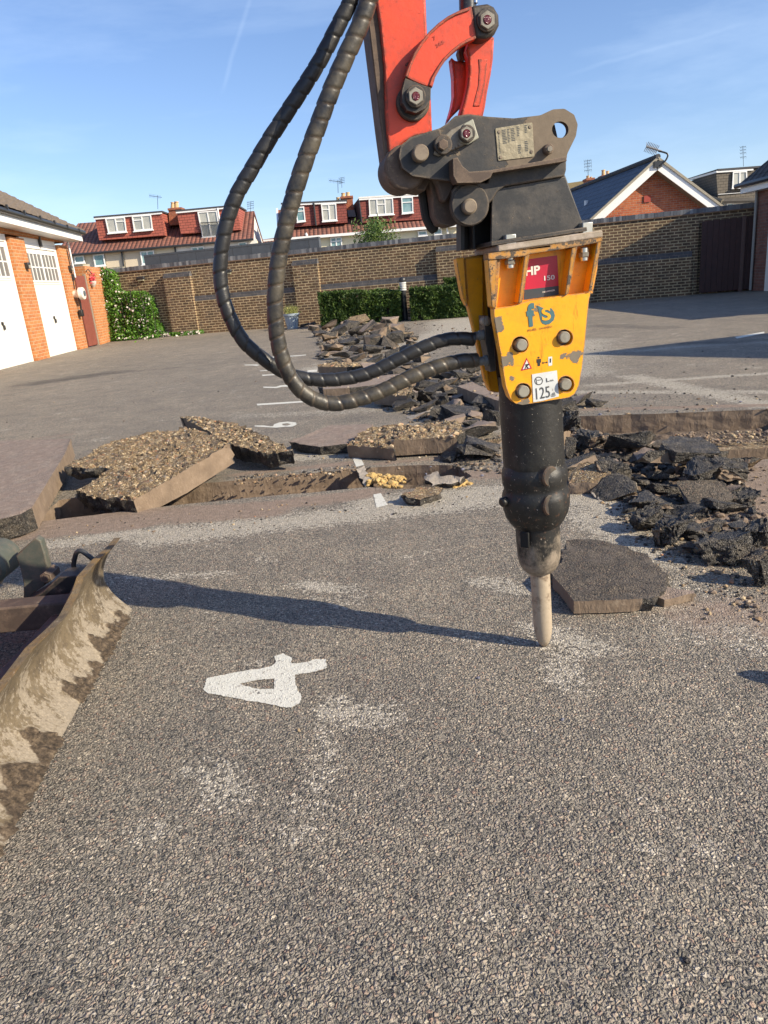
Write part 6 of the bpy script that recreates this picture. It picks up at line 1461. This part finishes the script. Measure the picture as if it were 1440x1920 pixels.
mb=MB(); mb.prism([E0+V((-.1,-.05,-.08)),R0+V((-.1,-.05,-.05)),R0+V((-.1,-.05,.12)),E0+V((-.1,-.05,.1))],V((.12,0,0))); build('verge_board',mb,WHITE,hr)
roofquad(hr,TILER,[R0,R1,R1+V((0,4.2,-2.7)),R0+V((0,4.2,-2.7))],'rear_roof')
mb=MB(); mb.prism([E0+V((0,-.08,-.14)),L1+V((0,-.08,-.14)),L1+V((0,-.08,.02)),E0+V((0,-.08,.02))],V((0,.1,0))); build('gutter',mb,WHITE,hr)
f=[(526,382),(648,376),(651,415),(533,425)]; d1=dormer(hr,P,f,.9,None,CLAD)
window(d1,P,zr([(205,185),(273,178),(285,290),(220,298)]),1,.86,GLASST,[(0,1,.3)]); window(d1,P,zr([(402,162),(518,155),(526,285),(414,293)]),2,.86,GLASSC,[(0,.5,.32)])
m=MB(); m.tube([P(586.5,378,.8),P(591,421,.8)],.06,6); build('downpipe',m,DARKF,d1)
f=[(674,371),(792,363),(797,409),(680,416)]; d2=dormer(hr,P,f,.9,None,CLAD,dark=WRENDER)
window(d2,P,zr([(765,122),(950,112),(958,238),(772,250)]),3,.86,GLASSC,[(.33,.67,.36)]); window(d2,P,zr([(1013,108),(1103,104),(1107,225),(1020,234)]),1,.86,GLASST,[(0,1,.33)])
mb=MB(); mb.prism([P(662,374,3.8),P(674,369,.85),P(680,416,.85),P(668,402,2.4)],V((-.06,0,0))); build('dark_cheek',mb,FELT,d2)
window(hr,P,zr([(475,420),(562,412),(567,490),(480,498)]),2,.28,GLASST,[(0,1,.4)]); window(hr,P,zr([(180,440),(243,434),(250,480),(186,486)]),1,.28,GLASST); window(hr,P,zr([(1133,372),(1200,366),(1208,402),(1140,408)]),1,.28,GLASST); window(hr,P,zr([(1255,352),(1315,348),(1318,396),(1260,400)]),1,.28,GLASST)
m=MB(); m.tube([P(838,421,.2),P(840,438,.2)],.06,6); m.tube([P(573,437,.15),P(579,452,.15)],.08,6); build('downpipe',m,WHITE,hr)
chimney(hr,P,637,660,360,392,[(642,353.5,362,8),(651,352,361,7.5),(631.5,362,372,7)],2.0)
mb=MB(); quadbox(mb,[(650,389),(664,388),(667,401),(652,402)],1.9,2.2,P); build('flashing',mb,LEAD,hr)
antenna(634,362,338,54,'tangled aerial beside the middle chimney',0,s=.65); antenna(641,352,333,54,'second spiky aerial above the middle chimney',1,s=.45)
# small far building in the gap
P8=hp_(75); t=thing('far_house','sliver of a white house with red roof in the gap between the terraces','house',V((-12,75,0)))
mb=MB(); quadbox(mb,[(470,452),(512,448),(512,520),(470,520)],0,6,P8); w0=build('wall',mb,WRENDER,t); roofquad(t,TILER,[P8(484,455,-.3),P8(512,452,-.3),P8(512,442,3),P8(484,446,3)]); window(t,P8,[(478,455),(490,454),(491,464),(479,465)],1,-.02,GLASS)
mb=MB(); quadbox(mb,[(468,449),(486,447),(486,450),(468,452)],-.3,3,P8); build('flat_roof',mb,WRENDER,t)
# ---- gable house on the right (ridge runs away parallel to the garages)
gh=thing('gable_house','low brick house with white-edged gable and dark blue slate roof, on the right','house',V((12,28,0)))
Yg=28.; apex=gy(1225,300,Yg); eL=gy(1097,417,Yg); eR=gy(1350,393,Yg); zlow=min(eL.z,eR.z)
cx=apex.x; dl=V((-.046*1.0,1,0)).normalized()
def ext(p,k=.9):                                                             # carry the slope on below the coping
    d=(p-apex); return apex+d*1.25
eL2,eR2=ext(eL),ext(eR); LEN=13.
fr_=V((0,-.35,0)); 
roofmat=brick('blue_grey_slates',(.055,.075,.11),(.07,.09,.125),(.018,.022,.03),w=.55,hgt=.33,ms=.022,blot=(.8,1.15),bump=.03,rough=.55)
def sl(a,b,name):
    m=MB(); n=(b-a).cross(dl).normalized(); n=n if n.z>0 else -n; m.prism([a+fr_,b+fr_,b+dl*LEN,a+dl*LEN],n*-.10); build(name,m,roofmat,gh)
sl(apex,eL2,'roof'); sl(apex,eR2,'roof')
m=MB(); m.prism([V((eL2.x+.25,Yg,0)),V((eR2.x-.25,Yg,0)),eR2+V((-.25,0,-.16)),apex+V((0,0,-.18)),eL2+V((.25,0,-.16))],V((0,.25,0))); build('gable_wall',m,BRICKG,gh)
for q,nm in ((eL2,1),(eR2,-1)):
    d=(q-apex).normalized(); n=V((-d.z,0,d.x)); n=n if n.z>0 else -n
    m=MB(); a=apex+fr_+n*-.03; b=q+fr_+n*-.03; m.prism([a-n*.0,b-n*.0,b-n*.27,a-V((0,0,.27/abs(n.z)))],V((0,-.05,0))); build('barge_board',m,WHITE,gh)
    m=MB(); m.prism([a-n*.24,b-n*.24,b-n*.28,a-n*.28],V((0,.35,0))); build('soffit',m,simple('brown_soffit',(.22,.17,.12),.8),gh)
    m=MB(); a=apex+fr_+n*.03; b=q+fr_+n*.03; m.prism([a+V((0,0,.02)),b,b-n*.07,a-n*.07],V((0,-.10,0))); build('verge_mortar',m,simple('verge_mortar',(.30,.27,.21),.9,.3,8),gh)
m=MB(); m.tube([apex+fr_+V((0,-.1,.05)),apex+dl*LEN+V((0,0,.05))],.09,8); build('ridge_tiles',m,FELT,gh)
m=MB(); p=gy(1213,373,Yg)+V((0,-.02,0)); m.box((-.12,-.02,-.11),(.12,.0,.11),0,o=p); ab=build('air_brick',m,simple('red_air_brick',(.30,.04,.025),.7),gh)
m=MB(); m.box((-.14,0,-.10),(.14,.1,.10),0,o=apex+fr_+V((0,-.13,-.20))); build('apex_box',m,DARKF,gh)
pf=gy(1099,390,31.); m=MB(); m.cyl(pf+V((0,0,-.35)),pf+V((0,0,.28)),.075,12); build('flue_pipe',m,WHITE,gh)
b=apex+fr_+V((.05,-.12,-.25)); t=thing('tv_aerial','yagi aerial on a bent black pole at the brick gable tip','aerial',b); m=MB(); e=gy(1234,283,Yg-.4); m.tube(catmull([b,b+V((.20,-.02,.15)),b+V((.26,0,.35)),e],5),.03,8); build('mast',m,DARKF,t)
m=MB(); tl_=gy(1212,275,Yg-.4); m.tube([tl_,e+V((.12,0,-.02))],.03,6)
for i in range(8): q=tl_.lerp(e,i/8.); m.tube([q+V((0,-.22,.12)),q+V((0,.22,-.12))],.010,4); m.tube([q+V((0,0,.14)),q+V((0,0,-.12))],.008,4)
build('aerial_elements',m,simple('aluminium',(.35,.33,.31),.4,.1,10,.5),t)
# ---- house with brown dormer
Pn=hp_(50.); zq=lambda l:[(1240+a/7.2,260+b/7.2) for a,b in l]
bh=thing('dormer_house','house with grey-brown clad dormer and dark roof behind the brick gable','house',V((23,50,0)))
DR=simple('dark_brown_roof_tiles',(.065,.058,.05),.9,.35,3,0,.02,6)
q=zq([(370,460),(1440,420),(1440,830),(825,845)]); 
ridgeL=Pn(*q[0],4.5); ridgeR=Pn(*q[1],4.5); evR=Pn(*q[2],0); evL=Pn(*q[3],0)
roofquad(bh,DR,[evL,evR,ridgeR,ridgeL]); 
hipL=Pn(*zq([(255,560)])[0],9); m=MB(); m.add([evL,ridgeL,hipL,Pn(*zq([(600,1000)])[0],6)],[(0,1,2,3)]); 
m=MB(); low=Pn(*zq([(815,960)])[0],0); m.prism([evL+V((0,.02,0)),ridgeL,Pn(*zq([(262,552)])[0],8.5),V((evL.x-.2,58,1.5)),V((evL.x,50.2,1.5))],V((.15,0,0))); build('side_roof',m,simple('very_dark_tiles',(.045,.045,.04),.9,.3,3,0,.02,6),bh)
m=MB(); m.tube([ridgeL,evL],.14,6); build('verge_tiles',m,simple('lichen_verge',(.14,.125,.095),.9,.3,4),bh)
m=MB(); a,b=evL+V((0,.3,0)),evR+V((0,.3,0)); m.hexa([V((a.x,a.y,0)),V((b.x,b.y,0)),V((b.x,b.y+8,0)),V((a.x,a.y+8,0)),a,b,b+V((0,8,0)),a+V((0,8,0))]); build('wall',m,WRENDER,bh)
f=zq([(800,445),(1440,385),(1440,790),(825,822)]); m=MB(); quadbox(m,[f[0],f[1],f[2],f[3]],.6,4.4,Pn); dd=build('dormer',m,CLADB,bh)
m=MB(); m.prism([Pn(*p,.5) for p in zq([(812,392),(1440,345),(1440,372),(818,420)])],V((0,4.5,0))); build('dormer_roof',m,FELT,dd)
m=MB(); m.prism([Pn(*p,.52) for p in zq([(805,420),(1300,390),(1300,412),(805,444)])],V((0,.1,0))); m.prism([Pn(*zq([(806,418)])[0],.5),Pn(*zq([(512,490)])[0],4.2),Pn(*zq([(515,515)])[0],4.2),Pn(*zq([(806,444)])[0],.5)],V((-.06,0,0))); build('dormer_fascia',m,WHITE,dd)
m=MB(); m.prism([Pn(*p_,.58) for p_ in zq([(822,735),(1310,700),(1310,706),(822,742)])],V((0,-.04,0))); build('flashing_line',m,WHITE,dd)
window(dd,Pn,zq([(1018,435),(1210,420),(1215,640),(1005,655)]),2,.55,GLASSC); window(bh,Pn,zq([(905,868),(1000,860),(1000,905),(905,915)]),1,.28,GLASST)
chimney(bh,Pn,1377,1390,308,322,[(1380,306,312,6),(1386,305,311,6)],4.6); chimney(bh,Pn,1411,1427,300,318,[(1417,297,305,7),(1424,296,303,7)],4.6)
antenna(1394,312,274,58,'tall thin aerial behind the brown dormer house',1,s=.5)
# white flat roof strip beyond the coping
m=MB(); P4=hp_(24.); m.prism([P4(*q_) for q_ in zq([(818,940),(1300,860),(1300,912),(820,955)])],V((0,3,0))); build('flat_roof_shed',m,simple('pale_grey_roof',(.36,.38,.44),.6),org=P4(1370,385),label='low pale grey flat roof edge showing over the coping at the right',cat='shed')
# far chimneys above the slate roof
for (x0,x1,yt,yb,pots,lab) in ((1100,1114,333,352,[(1105.5,328,334,6),(1111.5,330,335,5)],'pair of stubby chimney pots left of the slate roof ridge'),(1129,1147,327,350,[(1135,317,328,7),(1143,319,329,6)],'twin tall chimney pots peeping over the slate roof')):
    Q=hp_(60.); t=thing('distant_chimney',lab,'chimney',Q(x0,yb)); chimney(t,Q,x0,x1,yt,yb+25,pots,0)
antenna(1103,336,300,60,'tall aerial rising by the stubby chimney pots',1,s=.65)
m=MB(); m.prism([hp_(62.)(*q_) for q_ in [(1060,344),(1130,334),(1130,440),(1060,440)]],V((0,6,0))); build('distant_roof',m,simple('mossy_far_roof',(.24,.19,.10),.9,.4,.8),org=hp_(62.)(1090,400),label='mossy tan roof far beyond the slate roof',cat='house')
# =============================================================== GARAGES ON THE RIGHT (mostly out of frame)
rg=thing('garage_block','brick garage with dark roof and white fascia at the right edge','garages',V((12,15,0)))
RO=V((-1,0,0))
def rp(s,z,o=0): return V((10.12-o,s,z))
def rbox(mb,s0,s1,z0,z1,o0,o1): mb.hexa([rp(s0,z0,o0),rp(s1,z0,o0),rp(s1,z0,o1),rp(s0,z0,o1),rp(s0,z1,o0),rp(s1,z1,o0),rp(s1,z1,o1),rp(s0,z1,o1)])
mb=MB(); rbox(mb,10.6,19.5,-.1,2.5,-6,0); build('wall',mb,BRICKD,rg)
def rdoor(s0,s1):
    mb=MB(); rbox(mb,s0,s1,0,2.15,.0,.03); d=build('garage_door',mb,WHITED,rg); d['label']='white garage door'
for s in (11.2,14.0,16.6): rdoor(s,s+2.2)
mb=MB(); rbox(mb,10.5,19.75,2.40,2.60,.28,.31); rbox(mb,10.5,19.75,2.40,2.42,0,.28); build('fascia',mb,WHITE,rg)
ZE,ZR=2.62,4.35; c=[V((9.78,10.35,ZE)),V((9.78,17.0,ZE)),V((16.2,17.0,ZE)),V((16.2,10.35,ZE)),V((12.9,13.0,ZR)),V((12.9,16.5,ZR))]
mb=MB(); mb.add(c,[(0,1,5,4)[::-1],(1,2,5)[::-1],(2,3,4,5)[::-1],(3,0,4)[::-1],(0,1,2,3)])
c=[V((9.78,16.2,ZE)),V((9.78,19.85,ZE)),V((16.2,19.85,ZE)),V((16.2,16.2,ZE)),V((11.0,18.0,4.0)),V((16.2,18.0,4.0))]
mb.add(c,[(0,1,4),(1,2,5,4),(2,3,5),(3,0,4,5),(3,2,1,0)]); build('roof',mb,pantile('dark_grey_tiles',(.06,.062,.07),(.05,.052,.058)),rg,smooth=False)
mb=MB(); mb.tube([V((9.74,10.35,ZE-.03)),V((9.74,19.87,ZE-.03))],.06,10); build('gutter',mb,DARKF,rg)
mb=MB(); mb.tube([rp(19.42,2.45,.06),rp(19.42,.02,.06)],.035,8); mb.tube([rp(19.42,2.45,.06),rp(19.42,2.62,.25)],.035,8); build('downpipe',mb,simple('grey_pipe',(.3,.3,.28),.5),rg)
rg2=thing('garage_block','separate gabled garage beyond the right edge whose shadow crosses the yard','garages',V((12,6,0)))
mb=MB(); mb.hexa([V((9.1,4.5,0)),V((16,4.5,0)),V((16,7.2,0)),V((9.1,7.2,0)),V((9.1,4.5,2.5)),V((16,4.5,2.5)),V((16,7.2,2.5)),V((9.1,7.2,2.5))]); mb.prism([V((9.1,4.5,2.5)),V((9.1,7.2,2.5)),V((9.1,5.85,3.75))],V((6.9,0,0))); build('wall',mb,BRICKD,rg2)
roofquad(rg2,ROOFD,[V((8.9,4.2,2.5)),V((16.2,4.2,2.5)),V((16.2,5.85,3.95)),V((8.9,5.85,3.95))]); roofquad(rg2,ROOFD,[V((8.9,5.85,3.95)),V((16.2,5.85,3.95)),V((16.2,7.5,2.5)),V((8.9,7.5,2.5))])
